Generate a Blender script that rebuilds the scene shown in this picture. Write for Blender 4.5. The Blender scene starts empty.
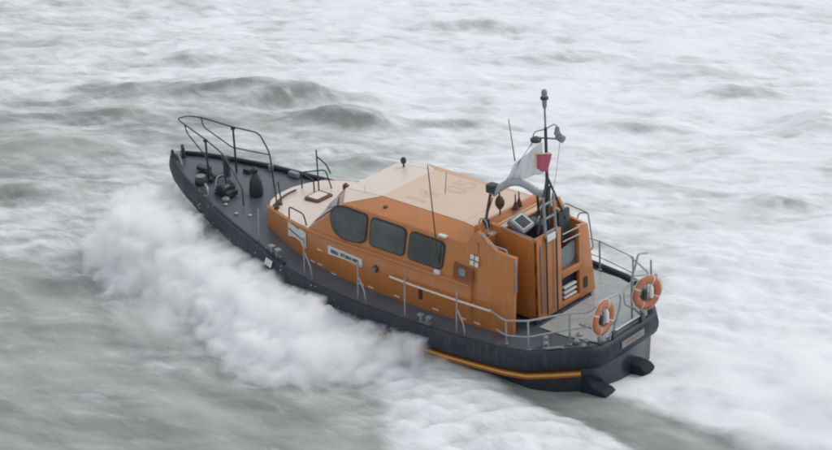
import bpy, bmesh, math, random
import numpy as np
from mathutils import Vector, Matrix
random.seed(7)
SC = bpy.context.scene
COL = SC.collection
PI = math.pi

# ------------------------------------------------------------------ frames
# boat frame: x forward, y to port, z up (waterline z=0).  The boat sits slightly bow-up and heeled to port.
n = Vector((0.02604714, -0.09946477, 0.99470011)).normalized()      # world up seen from the boat
X = (Vector((1, 0, 0)) - n * n.x).normalized(); Y = n.cross(X)
BOAT = Matrix((X, Y, n)).to_4x4()                                    # boat -> world

# ------------------------------------------------------------------ materials
def mat(name, col, rough=0.5, metal=0.0, spec=0.5, coat=0.0, var=0.0, vscale=3.0, col2=None, bump=0.0, bscale=40, coat_rough=.1, rvar=0.0):
    m = bpy.data.materials.new(name); m.use_nodes = True
    nt = m.node_tree; b = nt.nodes['Principled BSDF']
    b.inputs['Base Color'].default_value = (*col, 1); b.inputs['Roughness'].default_value = rough
    b.inputs['Metallic'].default_value = metal; b.inputs['Specular IOR Level'].default_value = spec
    b.inputs['Coat Weight'].default_value = coat; b.inputs['Coat Roughness'].default_value = coat_rough
    tc = nt.nodes.new('ShaderNodeTexCoord')
    if var or rvar:
        no = nt.nodes.new('ShaderNodeTexNoise'); no.inputs['Scale'].default_value = vscale; no.inputs['Detail'].default_value = 6
        no.inputs['Roughness'].default_value = .62
        nt.links.new(tc.outputs['Object'], no.inputs['Vector'])
        if var:
            mx = nt.nodes.new('ShaderNodeMix'); mx.data_type = 'RGBA'
            rp = nt.nodes.new('ShaderNodeMapRange'); rp.inputs[1].default_value = .42; rp.inputs[2].default_value = .7
            rp.inputs[4].default_value = var
            nt.links.new(no.outputs['Fac'], rp.inputs[0]); nt.links.new(rp.outputs[0], mx.inputs[0])
            mx.inputs[6].default_value = (*col, 1); mx.inputs[7].default_value = (*(col2 or tuple(c * .6 for c in col)), 1)
            nt.links.new(mx.outputs[2], b.inputs['Base Color'])
        if rvar:
            r2 = nt.nodes.new('ShaderNodeMapRange'); r2.inputs[1].default_value = .35; r2.inputs[2].default_value = .65
            r2.inputs[3].default_value = max(.04, rough - rvar); r2.inputs[4].default_value = rough + rvar
            nt.links.new(no.outputs['Fac'], r2.inputs[0]); nt.links.new(r2.outputs[0], b.inputs['Roughness'])
    if bump:
        nb = nt.nodes.new('ShaderNodeTexNoise'); nb.inputs['Scale'].default_value = bscale; nb.inputs['Detail'].default_value = 3
        bp = nt.nodes.new('ShaderNodeBump'); bp.inputs['Strength'].default_value = bump; bp.inputs['Distance'].default_value = .02
        nt.links.new(tc.outputs['Object'], nb.inputs['Vector']); nt.links.new(nb.outputs['Fac'], bp.inputs['Height'])
        nt.links.new(bp.outputs['Normal'], b.inputs['Normal'])
    return m

ORANGE = mat('orange_paint', (.48, .168, .038), .33, coat=.4, coat_rough=.25, var=.5, vscale=1.7, col2=(.39, .155, .06), bump=.08, bscale=5)
ROOFP = mat('nonslip_orange_sky_sheen', (.60, .445, .33), .55, coat=.8, coat_rough=.35, var=.6, vscale=1.3, col2=(.55, .41, .29), bump=.15, bscale=60)  # orange nonslip paint, paled to paint in the sky's reflection
ROOFF = mat('wet_orange_sky_sheen', (.66, .55, .47), .5, coat=1, coat_rough=.3, var=.4, vscale=1.5, col2=(.62, .49, .40))  # bright sky reflection on the wet orange tops, mixed into the colour
NAVY = mat('navy_hull_paint', (.02, .026, .038), .3, coat=.5, var=.4, col2=(.035, .042, .052), bump=.05, bscale=4)
RUBBER = mat('black_rubber', (.016, .024, .034), .5, spec=.35, var=.6, vscale=2.2, col2=(.03, .04, .052), bump=.3, bscale=14)
DECK = mat('wet_navy_deck', (.068, .084, .104), .40, spec=.4, coat=.25, coat_rough=.18, var=.9, vscale=1.4, col2=(.105, .122, .145), bump=.15, bscale=25, rvar=.12)
AFTDECK = mat('wet_deck_sky_sheen', (.30, .32, .32), .3, coat=.4, var=.8, vscale=3.2, col2=(.42, .44, .44), bump=.15, bscale=20, rvar=.12)  # pale grey with the sky's reflection on the wet deck painted in
STEEL = mat('stainless_tube', (.34, .37, .38), .4, metal=.35, var=.4, vscale=8)
GREYM = mat('grey_painted_metal', (.22, .25, .27), .45, var=.5, vscale=6)
DARKM = mat('dark_metal', (.035, .042, .05), .4, metal=.2, var=.5, vscale=6, col2=(.07, .08, .09))
WHITE = mat('white_paint', (.68, .69, .68), .45, var=.4, vscale=5, col2=(.5, .53, .54))
PALER = mat('white_orange_rail', (.72, .62, .55), .4)
GLASS = mat('tinted_glass', (.02, .03, .034), .12, spec=.5, coat=1, coat_rough=.05, var=.9, vscale=1.5, col2=(.06, .075, .078))
GASKET = mat('black_gasket', (.045, .03, .025), .5)
LETTER = mat('dark_lettering', (.08, .09, .12), .5)
PALELET = mat('worn_grey_lettering', (.54, .41, .315), .6, var=1, vscale=3, col2=(.59, .44, .33))
YELLOW = mat('yellow_stripe', (.62, .42, .10), .4)
OSTRIPE = mat('orange_stripe', (.42, .10, .025), .4)
RINGO = mat('lifebuoy_orange', (.40, .125, .06), .55, var=.8, vscale=7, col2=(.44, .22, .15))
TAPE = mat('white_tape', (.62, .50, .44), .5)
BROWNM = mat('dark_brown_metal', (.09, .04, .022), .5)  # one even dark brown for posts, aerials and small fittings
FLAGW = mat('white_flag_cloth', (.80, .82, .84), .8, var=.5, vscale=2, col2=(.72, .75, .78))
FLAGR = mat('red_flag_cloth', (.52, .12, .20), .8)
FLAGY = mat('yellow_fringe', (.75, .6, .35), .8)
SCREEN = mat('dark_screen', (.02, .03, .045), .45, spec=.2)
FLAGW.node_tree.nodes['Principled BSDF'].inputs['Alpha'].default_value = .72
def streak(m, amt, col):
    nt = m.node_tree; b = nt.nodes['Principled BSDF']; l = b.inputs['Base Color'].links[0]; src = l.from_socket
    tc = nt.nodes.new('ShaderNodeTexCoord'); mp = nt.nodes.new('ShaderNodeMapping'); mp.inputs['Scale'].default_value = (7, 7, .9); no = nt.nodes.new('ShaderNodeTexNoise'); no.inputs['Scale'].default_value = 1.6; no.inputs['Detail'].default_value = 5
    mr = nt.nodes.new('ShaderNodeMapRange'); mr.inputs[1].default_value = .52; mr.inputs[2].default_value = .78; mr.inputs[4].default_value = amt
    mx = nt.nodes.new('ShaderNodeMix'); mx.data_type = 'RGBA'; mx.inputs[7].default_value = (*col, 1)
    nt.links.new(tc.outputs['Object'], mp.inputs[0]); nt.links.new(mp.outputs[0], no.inputs['Vector']); nt.links.new(no.outputs['Fac'], mr.inputs[0]); nt.links.new(mr.outputs[0], mx.inputs[0]); nt.links.new(src, mx.inputs[6]); nt.links.new(mx.outputs[2], b.inputs['Base Color'])
streak(ORANGE, .5, (.50, .27, .15)); streak(GLASS, .4, (.09, .105, .11)); streak(RUBBER, .5, (.07, .085, .1))

# ------------------------------------------------------------------ mesh helpers
class MB:
    def __init__(s): s.v = []; s.f = []
    def add(s, vs, fs, M=None):
        o = len(s.v)
        s.v += [tuple(M @ Vector(v)) if M else tuple(v) for v in vs]
        s.f += [tuple(i + o for i in f) for f in fs]; return s
    def box(s, c, d, M=None, rot=None):
        x, y, z = (k / 2 for k in d)
        T = Matrix.Translation(c) @ (rot.to_4x4() if rot else Matrix())
        if M: T = M @ T
        vs = [(a * x, b * y, e * z) for a in (-1, 1) for b in (-1, 1) for e in (-1, 1)]
        return s.add(vs, [(0, 1, 3, 2), (4, 6, 7, 5), (0, 4, 5, 1), (2, 3, 7, 6), (0, 2, 6, 4), (1, 5, 7, 3)], T)
    def tube(s, pts, r, seg=8, r2=None, closed=False):
        pts = [Vector(p) for p in pts]; N = len(pts); vs = []; up = None
        for i, p in enumerate(pts):
            if closed: d = (pts[(i + 1) % N] - pts[i - 1])
            else: d = pts[min(i + 1, N - 1)] - pts[max(i - 1, 0)]
            d.normalize()
            if up is None:
                up = Vector((0, 0, 1)) if abs(d.z) < .9 else Vector((1, 0, 0))
            a = (up - d * up.dot(d)).normalized(); up = a; b = d.cross(a)
            rr = r if r2 is None else r + (r2 - r) * i / (N - 1)
            for k in range(seg):
                t = 2 * PI * k / seg; vs.append(p + (a * math.cos(t) + b * math.sin(t)) * rr)
        fs = []
        for i in range(N if closed else N - 1):
            j = (i + 1) % N
            for k in range(seg):
                fs.append((i * seg + k, i * seg + (k + 1) % seg, j * seg + (k + 1) % seg, j * seg + k))
        if not closed: fs += [tuple(range(seg))[::-1], tuple((N - 1) * seg + k for k in range(seg))]
        return s.add(vs, fs)
    def bent(s, pts, r, seg=8, fil=.09):
        """tube with rounded corners"""
        pts = [Vector(p) for p in pts]; out = [pts[0]]
        for i in range(1, len(pts) - 1):
            a, b, c = pts[i - 1], pts[i], pts[i + 1]
            f = min(fil, (a - b).length * .45, (c - b).length * .45)
            p = b + (a - b).normalized() * f; q = b + (c - b).normalized() * f
            for t in (0, .33, .67, 1): out.append(p * (1 - t) ** 2 + b * 2 * t * (1 - t) + q * t * t)
        out.append(pts[-1]); return s.tube(out, r, seg)
    def lathe(s, prof, c=(0, 0, 0), seg=20, M=None):
        vs = []; fs = []
        for r, z in prof:
            for k in range(seg):
                t = 2 * PI * k / seg; vs.append((r * math.cos(t), r * math.sin(t), z))
        for i in range(len(prof) - 1):
            for k in range(seg):
                fs.append((i * seg + k, i * seg + (k + 1) % seg, (i + 1) * seg + (k + 1) % seg, (i + 1) * seg + k))
        fs += [tuple(range(seg))[::-1], tuple((len(prof) - 1) * seg + k for k in range(seg))]
        T = Matrix.Translation(c); T = T @ M if M else T
        return s.add(vs, fs, T)
    def torus(s, R, r, M, seg=40, sg=14, a0=0, a1=2 * PI, sq=1.0):
        full = abs(a1 - a0 - 2 * PI) < 1e-6; N = seg if full else max(3, int(seg * (a1 - a0) / (2 * PI))) + 1
        vs = []; fs = []
        for i in range(N):
            t = a0 + (a1 - a0) * i / (N if full else N - 1)
            for k in range(sg):
                q = 2 * PI * k / sg; vs.append(((R + r * math.cos(q)) * math.cos(t), (R + r * math.cos(q)) * math.sin(t), r * sq * math.sin(q)))
        for i in range(N if full else N - 1):
            j = (i + 1) % N
            for k in range(sg): fs.append((i * sg + k, i * sg + (k + 1) % sg, j * sg + (k + 1) % sg, j * sg + k))
        return s.add(vs, fs, M)
    def prism(s, poly, p0, ux, uy, nrm, th):
        """extrude a 2-D polygon placed at p0 with axes ux, uy by th along nrm"""
        p0, ux, uy, nrm = Vector(p0), Vector(ux), Vector(uy), Vector(nrm)
        a = [p0 + ux * x + uy * y for x, y in poly]; b = [q + nrm * th for q in a]; N = len(a)
        return s.add(a + b, [tuple(range(N))[::-1], tuple(range(N, 2 * N))] + [(i, (i + 1) % N, (i + 1) % N + N, i + N) for i in range(N)])
    def build(s, name, m, parent=None, smooth=True, bevel=0, ang=38):
        me = bpy.data.meshes.new(name); me.from_pydata([tuple(v) for v in s.v], [], s.f); me.validate()
        bm = bmesh.new(); bm.from_mesh(me); bmesh.ops.recalc_face_normals(bm, faces=bm.faces)
        if bevel: 
            ed = [e for e in bm.edges if len(e.link_faces) == 2 and e.calc_face_angle(0) > math.radians(16)]
            bmesh.ops.bevel(bm, geom=ed, offset=bevel, segments=2, affect='EDGES', profile=.6)
        if smooth:
            for f in bm.faces: f.smooth = True
            for e in bm.edges:
                if len(e.link_faces) == 2 and e.calc_face_angle(0) > math.radians(ang): e.smooth = False
        bm.to_mesh(me); bm.free()
        me.materials.append(m)
        o = bpy.data.objects.new(name, me); COL.objects.link(o)
        if parent: o.parent = parent
        return o

def tag(o, label=None, cat=None, group=None, kind=None):
    if label: o['label'] = label
    if cat: o['category'] = cat
    if group: o['group'] = group
    if kind: o['kind'] = kind
    return o
def empty(name, M):
    o = bpy.data.objects.new(name, None); COL.objects.link(o); o.matrix_world = M; o.empty_display_size = .3; return o
def roundpoly(pts, r, k=4):
    out = []; N = len(pts)
    for i in range(N):
        a, b, c = Vector(pts[i - 1]), Vector(pts[i]), Vector(pts[(i + 1) % N])
        f = min(r, (a - b).length * .45, (c - b).length * .45)
        p = b + (a - b).normalized() * f; q = b + (c - b).normalized() * f
        for j in range(k + 1):
            t = j / k; w = p * (1 - t) ** 2 + b * 2 * t * (1 - t) + q * t * t; out.append((w.x, w.y))
    return out

# ------------------------------------------------------------------ boat
boat = empty('lifeboat', BOAT)
tag(boat, 'orange and navy lifeboat with rubber fender driving through the waves', 'lifeboat')

HB = [(.06, .95), (.35, 1.27), (.8, 1.70), (1.22, 2.05), (1.7, 2.19), (2.4, 2.29), (3.2, 2.37), (4.5, 2.42), (5.6, 2.45), (7.4, 2.38), (8.3, 2.22), (9.1, 2.02),
      (10.5, 1.66), (12.0, 1.22), (13.0, .82), (13.6, .54), (14.0, .27), (14.2, .06)]
ZD = [(0, 1.15), (5, 1.15), (7, 1.22), (8.5, 1.34), (10, 1.5), (12, 1.74), (14.2, 1.98)]
def lerp(T, x):
    if x <= T[0][0]: return T[0][1]
    for (a, b), (c, d) in zip(T, T[1:]):
        if x <= c: return b + (d - b) * (x - a) / (c - a)
    return T[-1][1]
hb = lambda x: lerp(HB, x); zd = lambda x: lerp(ZD, x)

xs = sorted(set([h[0] for h in HB] + [6.4, 6.9, 9.8, 11.2, 12.5, 13.3, 13.85]))
def section(x):
    h, z = hb(x), zd(x); t = max(0, (x - 6) / 8.2)            # fullness fades to the bow
    zc = .12 + .75 * t * t; cw = h * (.93 - .42 * t ** 1.3)
    kz = -.75 + .9 * max(0, (x - 10.5) / 3.7) ** 1.6
    dx = -.95 * max(0, (x - 10.5) / 3.7) ** 1.5                # raked stem
    return [(x, h, z), (x + dx * .25, h * .995 - .03 * t, z - .46), (x + dx * .45, (h * .985 + cw) / 2 - .1 * t, (z - .5 + zc) / 2), (x + dx * .7, cw, zc), (x + dx, 0, kz)]
hm = MB(); secs = []
for x in xs:
    s_ = section(x); row = s_ + [(a, -b, c) for a, b, c in s_[:-1]][::-1]; secs.append(row)
vs = [p for row in secs for p in row]; W = len(secs[0]); fs = []
for i in range(len(secs) - 1):
    for k in range(W - 1): fs.append((i * W + k, i * W + k + 1, (i + 1) * W + k + 1, (i + 1) * W + k))
fs.append(tuple(range(W))); fs.append(tuple((len(secs) - 1) * W + k for k in range(W)))
hm.add(vs, fs); hull = hm.build('hull', NAVY, boat, ang=50)

# closed run round the deck edge: port bow -> stern -> starboard bow
run = [(x, hb(x), zd(x)) for x in reversed(xs)] + [(.06, y, 1.15) for y in (.5, 0, -.5)] + [(x, -hb(x), zd(x)) for x in xs]
def dense(P, step=.25):
    out = []
    for a, b in zip(P, P[1:]):
        a, b = Vector(a), Vector(b); k = max(1, int((b - a).length / step))
        out += [a.lerp(b, i / k) for i in range(k)]
    return out + [Vector(P[-1])]
def sweep(P, prof, scale=None, smooth_n=3):
    P = [Vector(p) for p in P]; N = len(P); nr = []
    for i in range(N):
        d = P[min(i + 1, N - 1)] - P[max(0, i - 1)]; d.z = 0; d.normalize(); nr.append(Vector((-d.y, d.x, 0)) * -1)
    for _ in range(smooth_n):
        nr = [((nr[max(0, i - 1)] + nr[i] * 2 + nr[min(N - 1, i + 1)])).normalized() for i in range(N)]
    vs = []; K = len(prof)
    for i, p in enumerate(P):
        sc = scale(p) if scale else 1
        for o, z in prof: vs.append(p + nr[i] * -o * sc * SGN + Vector((0, 0, z * (1 if z > 0 else .55 + .45 * sc))))
    fs = [(i * K + k, i * K + (k + 1) % K, (i + 1) * K + (k + 1) % K, (i + 1) * K + k) for i in range(N - 1) for k in range(K)]
    fs += [tuple(range(K)), tuple((N - 1) * K + k for k in range(K))]
    return MB().add(vs, fs)
SGN = 1
# check outward side once (port side normal must have +y)
_p = dense(run); _d = _p[41] - _p[39]; SGN = 1 if (-(Vector((-_d.y, _d.x, 0)) * -1)).y > 0 else -1
path = dense(run)
fsc = lambda p: 1 if p.x < 10 else 1 - .45 * (p.x - 10) / 4.2
fender = sweep(path, [(-.03, .05), (.03, .09), (.10, .07), (.155, 0), (.175, -.10), (.17, -.22), (.13, -.34), (.06, -.43), (-.03, -.46)], fsc).build('rubber_fender', RUBBER, hull, ang=60)
# dark seams across the fender
for i in range(6, len(path) - 6, 9):
    p = path[i]; d = (path[i + 1] - path[i - 1]); d.z = 0; d.normalize()
    o = Vector((-d.y, d.x, 0)) * SGN
    if o.y * p.y < 0 and abs(p.y) > 1: o = -o
    if abs(p.x - .06) < .02: o = Vector((-1, 0, 0))
    f_ = fsc(p)
    MB().tube([p + o * q * f_ + Vector((0, 0, z)) for q, z in [(.05, .085), (.105, .065), (.155, 0), (.175, -.1), (.17, -.22), (.13, -.34)]], .006, 6).build('fender_seam', DARKM, hull)
spath = [Vector((p.x, p.y, p.z)) for p in path if p.x > .5 or True]
def band(z0, z1, off, name, m):
    P = []
    for p in spath:
        if p.y > 1.22 and p.x < 9: P.append(p)
    a = sweep(P, [(-.12, z0), (off, z0), (off - .02, z1), (-.12, z1)])
    P2 = [p for p in spath if p.y < -1.22 and p.x < 9]
    b = sweep(P2, [(-.12, z0), (off, z0), (off - .02, z1), (-.12, z1)])
    o = len(a.v); a.v += b.v; a.f += [tuple(i + o for i in f) for f in b.f]
    return a.build(name, m, hull)
band(-.475, -.505, .062, 'orange_stripe', OSTRIPE); band(-.508, -.575, .064, 'yellow_stripe', YELLOW); band(-.578, -.625, .06, 'orange_stripe', OSTRIPE)

# deck
dm = MB(); vs = []; fs = []
dx_ = [x for x in xs if x < 14.15]
for x in dx_:
    h = hb(x) - .01; z = zd(x) - .02
    for q in (-1, -.6, 0, .6, 1): vs.append((x, h * q, z + .035 * (1 - q * q)))
for i in range(len(dx_) - 1):
    for k in range(4): fs.append((i * 5 + k, i * 5 + k + 1, (i + 1) * 5 + k + 1, (i + 1) * 5 + k))
deck = dm.add(vs, fs).build('deck', DECK, boat)
MB().prism([(.2, .78), (1.0, .95), (1.72, .95), (1.72, -1.0), (3.0, -1.75), (3.0, -2.1), (1.75, -2.08), (1.2, -1.92), (.25, -1.02)], (0, 0, 1.166), (1, 0, 0), (0, 1, 0), (0, 0, 1), .012).build('aft_deck_panel', AFTDECK, deck)  # pale sheet painted where the open sky reflects in the deck
mh = MB(); mh.prism(roundpoly([(.5, -.35), (1.1, -.35), (1.1, .35), (.5, .35)], .1), (0, 0, 1.18), (1, 0, 0), (0, 1, 0), (0, 0, 1), .035)
mh.build('deck_hatch', AFTDECK, deck, bevel=.008)
# toe rail on the bow
for sg, nm in ((1, 1), (-1, 1)):
    P = dense([(x, sg * (hb(x) - .03), zd(x)) for x in xs if x > 8.2], .3)
    tr = MB(); 
    for a, b in zip(P, P[1:]): pass
    tr.tube([p + Vector((0, 0, .06)) for p in P], .05, 8).build('toe_rail', RUBBER, hull)
# stem cap
MB().lathe([(.0, -.5), (.09, -.48), (.13, -.2), (.14, .02), (.10, .1), (.03, .12), (0, .12)], (14.12, 0, 1.98), 16).build('stem_cap', GREYM, hull)

# ------------------------------------------------------------------ lower deckhouse + wheelhouse shell
def mir(l): return [(a, -b, c) for a, b, c in l]
wh = MB()
LOW = [  # x, half width base, half width top, z base, z top
    (3.05, 1.70, 1.66, 1.10, 2.10), (4.5, 1.72, 1.66, 1.10, 2.11), (6.0, 1.72, 1.66, 1.12, 2.12), (7.2, 1.69, 1.64, 1.18, 2.12),
    (8.1, 1.60, 1.55, 1.26, 2.11), (8.8, 1.43, 1.38, 1.34, 2.08), (9.4, 1.22, 1.17, 1.40, 2.05), (10.0, 1.0, .93, 1.45, 2.0), (10.22, .72, .66, 1.47, 1.97), (10.36, .3, .28, 1.47, 1.96)]
vs = []; fs = []
for x, a, b, z0, z1 in LOW: vs += [(x, a, z0), (x + (0 if x < 10 else -.04), b, z1), (x + (0 if x < 10 else -.04), -b, z1), (x, -a, z0)]
for i in range(len(LOW) - 1):
    for k in range(4): fs.append((i * 4 + k, i * 4 + (k + 1) % 4, (i + 1) * 4 + (k + 1) % 4, (i + 1) * 4 + k))
fs += [(0, 1, 2, 3), tuple(len(vs) - 4 + k for k in range(4))]
wh.add(vs, fs); house = wh.build('deckhouse', ORANGE, boat, bevel=.025, ang=55)
# wet deckhouse top, painted pale for its sky reflection, ahead of the windscreen
ft = []
for x, a, b, z0, z1 in LOW[4:]: ft.append((x + (0 if x < 10 else -.04), b - .03, z1 + .004))
vs = ft + mir(ft); N = len(ft); fs = [(i, i + 1, N + i + 1, N + i) for i in range(N - 1)]
MB().add(vs, fs).build('foredeck_top', ROOFF, house, ang=50)

S0 = (8.12, 1.50, 2.10); S1 = (6.95, 1.46, 3.0); B1 = (7.40, .90, 3.08); R1 = (6.22, .93, 3.18); R2 = (3.78, .96, 3.18); E2 = (3.30, 1.46, 2.97)
A0 = (3.06, 1.62, 2.10); M0 = (7.0, 1.60, 2.11); WB = (8.42, .75, 2.10); A1 = (3.06, 1.46, 2.97); A2 = (3.06, 1.05, 3.14); 
P = [S0, S1, B1, R1, R2, E2, A0, M0, WB, A1, A2]; Q = mir(P); k = len(P)
fs = [(7, 1, 0)[::1], (7, 6, 9, 5, 1), (1, 5, 4, 3), (1, 3, 2), (0, 1, 2, 8), (5, 9, 10, 4)]
fs2 = [tuple(i + k for i in f) for f in fs]
cen = [(3, 4, 4 + k, 3 + k), (2, 3, 3 + k, 2 + k), (8, 2, 2 + k, 8 + k), (4, 10, 10 + k, 4 + k), (6, 9, 10, 10 + k, 9 + k, 6 + k)]
wheel = MB().add(P + Q, fs + fs2 + cen).build('wheelhouse', ORANGE, boat, bevel=.022, ang=50)
# roof panels (non-slip, sky reflection put into the paler colour)
e = .005
def panel(pts, name, m, parent, dz=e): return MB().add([(a, b, c + dz) for a, b, c in pts], [tuple(range(len(pts)))]).build(name, m, parent, smooth=False)
def solid(pts, th=.012):
    mb = MB(); a = [Vector(p) for p in pts]; nrm = (a[1] - a[0]).cross(a[2] - a[0]).normalized()
    if nrm.z < 0: nrm = -nrm
    N = len(a); return mb.add([p + nrm * .001 for p in a] + [p + nrm * th for p in a], [tuple(range(N))[::-1], tuple(range(N, 2 * N))] + [(i, (i + 1) % N, (i + 1) % N + N, i + N) for i in range(N)])
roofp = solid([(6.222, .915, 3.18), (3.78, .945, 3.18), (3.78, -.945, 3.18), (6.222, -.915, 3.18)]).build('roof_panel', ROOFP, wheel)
solid([(7.38, .89, 3.082), (6.226, .92, 3.179), (6.226, -.92, 3.179), (7.38, -.89, 3.082)]).build('front_roof_panel', ROOFF, wheel)
solid([(7.385, .905, 3.079), (6.965, 1.44, 3.004), (6.235, .935, 3.178)]).build('front_roof_panel', ROOFF, wheel)
solid([(7.385, -.905, 3.079), (6.965, -1.44, 3.004), (6.235, -.935, 3.178)]).build('front_roof_panel', ROOFF, wheel)
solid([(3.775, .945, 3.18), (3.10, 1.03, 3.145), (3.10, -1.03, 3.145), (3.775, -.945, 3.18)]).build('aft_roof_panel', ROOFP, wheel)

def text(s_, size, M, m, parent, name, ext=.003, sx=1, bold=.0):
    cu = bpy.data.curves.new(name, 'FONT'); cu.body = s_; cu.size = size; cu.extrude = ext; cu.align_x = 'CENTER'; cu.align_y = 'CENTER'; cu.offset = bold
    o = bpy.data.objects.new(name, cu); COL.objects.link(o)
    dg = bpy.context.evaluated_depsgraph_get(); me = bpy.data.meshes.new_from_object(o.evaluated_get(dg)); bpy.data.objects.remove(o)
    me.materials.clear(); me.materials.append(m); me.transform(M @ Matrix.Diagonal((sx, 1, 1, 1)))
    o = bpy.data.objects.new(name, me); COL.objects.link(o); o.parent = parent; return o
def frame(p, ux, uy):
    ux = Vector(ux).normalized(); uy = Vector(uy); uy = (uy - ux * uy.dot(ux)).normalized(); uz = ux.cross(uy)
    return Matrix((( ux.x, uy.x, uz.x, p[0]), (ux.y, uy.y, uz.y, p[1]), (ux.z, uy.z, uz.z, p[2]), (0, 0, 0, 1)))
# read from astern: letters run to starboard
text('14', .78, frame((5.45, .42, 3.194), (0, -1, 0), (1, 0, 0)), PALELET, roofp, 'roof_number', .0008, 1.0, .02)
text('05', .78, frame((5.05, -.52, 3.194), (0, -1, 0), (1, 0, 0)), PALELET, roofp, 'roof_number', .0008, 1.0, .02)

# ---- side windows (both sides)
def sidey(z): return 1.62 + (1.46 - 1.62) * (z - 2.10) / .88
def side_prism(poly, th, off, name, m, parent, sgn=1, r=.09, kx=0):
    pts = roundpoly(poly, r); a = [Vector((x, sgn * (sidey(z) + off + kx * max(0, x - 6.9)), z)) for x, z in pts]
    nn = Vector((0, sgn * .984, .18)).normalized(); b = [p + nn * th for p in a]; N = len(a)
    return MB().add(a + b, [tuple(range(N))[::-1], tuple(range(N, 2 * N))] + [(i, (i + 1) % N, (i + 1) % N + N, i + N) for i in range(N)]).build(name, m, parent)
def grow(poly, g):
    c = Vector((sum(p[0] for p in poly) / len(poly), sum(p[1] for p in poly) / len(poly)))
    return [(p[0] + (g if p[0] > c.x else -g), p[1] + (g if p[1] > c.y else -g)) for p in poly]
W1 = [(7.34, 2.60), (7.20, 2.87), (6.93, 2.93), (6.20, 2.90), (6.22, 2.36), (6.38, 2.24), (6.85, 2.20), (7.18, 2.32)]
W2 = [(6.06, 2.89), (5.03, 2.87), (5.06, 2.26), (6.08, 2.27)]
W3 = [(4.87, 2.86), (3.89, 2.83), (3.93, 2.24), (4.92, 2.25)]
# the corner pane meets the raked pillar: lay it on the flat side plane
for sg in (1, -1):
    for w_, r_ in ((W1, .1), (W2, .13), (W3, .13)):
        g = side_prism(grow(w_, .035), .018, .002, 'window', GASKET, wheel, sg, r_ + .03)
        side_prism(w_, .012, .018, 'pane', GLASS, g, sg, r_)
# windscreen: three raked panes between brow and deckhouse
def quad_pts(a, b, c, d, u0, u1, v0, v1):
    a, b, c, d = map(Vector, (a, b, c, d)); f = lambda u, v: (a.lerp(b, u)).lerp(d.lerp(c, u), v)
    return [f(u0, v0), f(u1, v0), f(u1, v1), f(u0, v1)]
def pane(pts, name, parent):
    a = [Vector(p) for p in pts]; nn = (a[1] - a[0]).cross(a[2] - a[0]).normalized()
    if nn.x < 0: nn = -nn
    def pr(pp, o, th, nm, m, par):
        q0 = [p + nn * o for p in pp]; q1 = [p + nn * (o + th) for p in pp]
        return MB().add(q0 + q1, [(0, 1, 2, 3), (4, 5, 6, 7)] + [(i, (i + 1) % 4, (i + 1) % 4 + 4, i + 4) for i in range(4)]).build(nm, m, par)
    g = pr(a, .002, .02, name, GASKET, parent); c = sum(a, Vector()) / 4
    pr([c + (p - c) * .92 for p in a], .022, .008, 'pane', GLASS, g)
wsL, wsR = (8.42, .75, 2.10), (8.42, -.75, 2.10); bL, bR = (7.40, .90, 3.08), (7.40, -.90, 3.08)
for u0, u1 in ((.03, .34), (.36, .64), (.66, .97)): pane(quad_pts(wsL, wsR, bR, bL, u0, u1, .16, .86), 'windscreen', wheel)
for sg in (1, -1):
    pane(quad_pts((8.12, sg * 1.5, 2.1), wsL if sg > 0 else wsR, bL if sg > 0 else bR, (6.95, sg * 1.46, 3.0), .12, .9, .18, .84), 'windscreen', wheel)
# wipers
for y in (.35, -.45, 1.0):
    MB().tube([(8.28 - (.15 if y > .8 else 0), y, 2.25), (7.62 - (.1 if y > .8 else 0), y - .12, 2.95)], .014, 6).build('wiper', DARKM, wheel)

# knuckle rail between deckhouse and wheelhouse, and the lower rubbing strip
for sg in (1, -1):
    MB().tube([(x, sg * (b + .012), z1 - .03) for x, a, b, z0, z1 in LOW[:8]], .028, 8).build('rubbing_strake', ORANGE, house)
    MB().tube([(x, sg * (b + .035), z1 - .42 - .1 * max(0, (x - 7) / 3)) for x, a, b, z0, z1 in LOW[:5]], .014, 6).build('side_moulding', ORANGE, house)

def lowy(x, z):
    for (x0, a0, b0, z0, t0), (x1, a1, b1, z1, t1) in zip(LOW, LOW[1:]):
        if x0 <= x <= x1:
            q = (x - x0) / (x1 - x0); a = a0 + (a1 - a0) * q; b = b0 + (b1 - b0) * q; zz = z0 + (z1 - z0) * q; tt = t0 + (t1 - t0) * q
            return a + (b - a) * (z - zz) / (tt - zz)
    return LOW[0][1] + (LOW[0][2] - LOW[0][1]) * (z - 1.1)
def lowplate(poly, name, m, parent, off=.004, th=.012, sgn=1, r=.0):
    pts = roundpoly(poly, r) if r else poly
    a = [Vector((x, sgn * (lowy(x, z) + off), z)) for x, z in pts]; b = [p + Vector((0, sgn * th, 0)) for p in a]; N = len(a)
    return MB().add(a + b, [tuple(range(N))[::-1], tuple(range(N, 2 * N))] + [(i, (i + 1) % N, (i + 1) % N + N, i + N) for i in range(N)]).build(name, m, parent, smooth=False)
# flag plate near the front: pale panel, notched edge, dark line along it
bp = lowplate([(8.90, 2.02), (8.60, 2.00), (8.47, 1.96), (8.38, 2.02), (8.14, 2.0), (8.14, 1.60), (8.28, 1.60), (8.36, 1.70), (8.62, 1.72), (8.90, 1.66)], 'pale_badge', WHITE, house, off=.012, th=.012)
bp['label'] = 'pale battered panel with a dark line'
lowplate([(8.86, 1.88), (8.86, 1.845), (8.18, 1.74), (8.18, 1.775)], 'dark_line', LETTER, bp, off=.028, th=.004)
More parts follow.
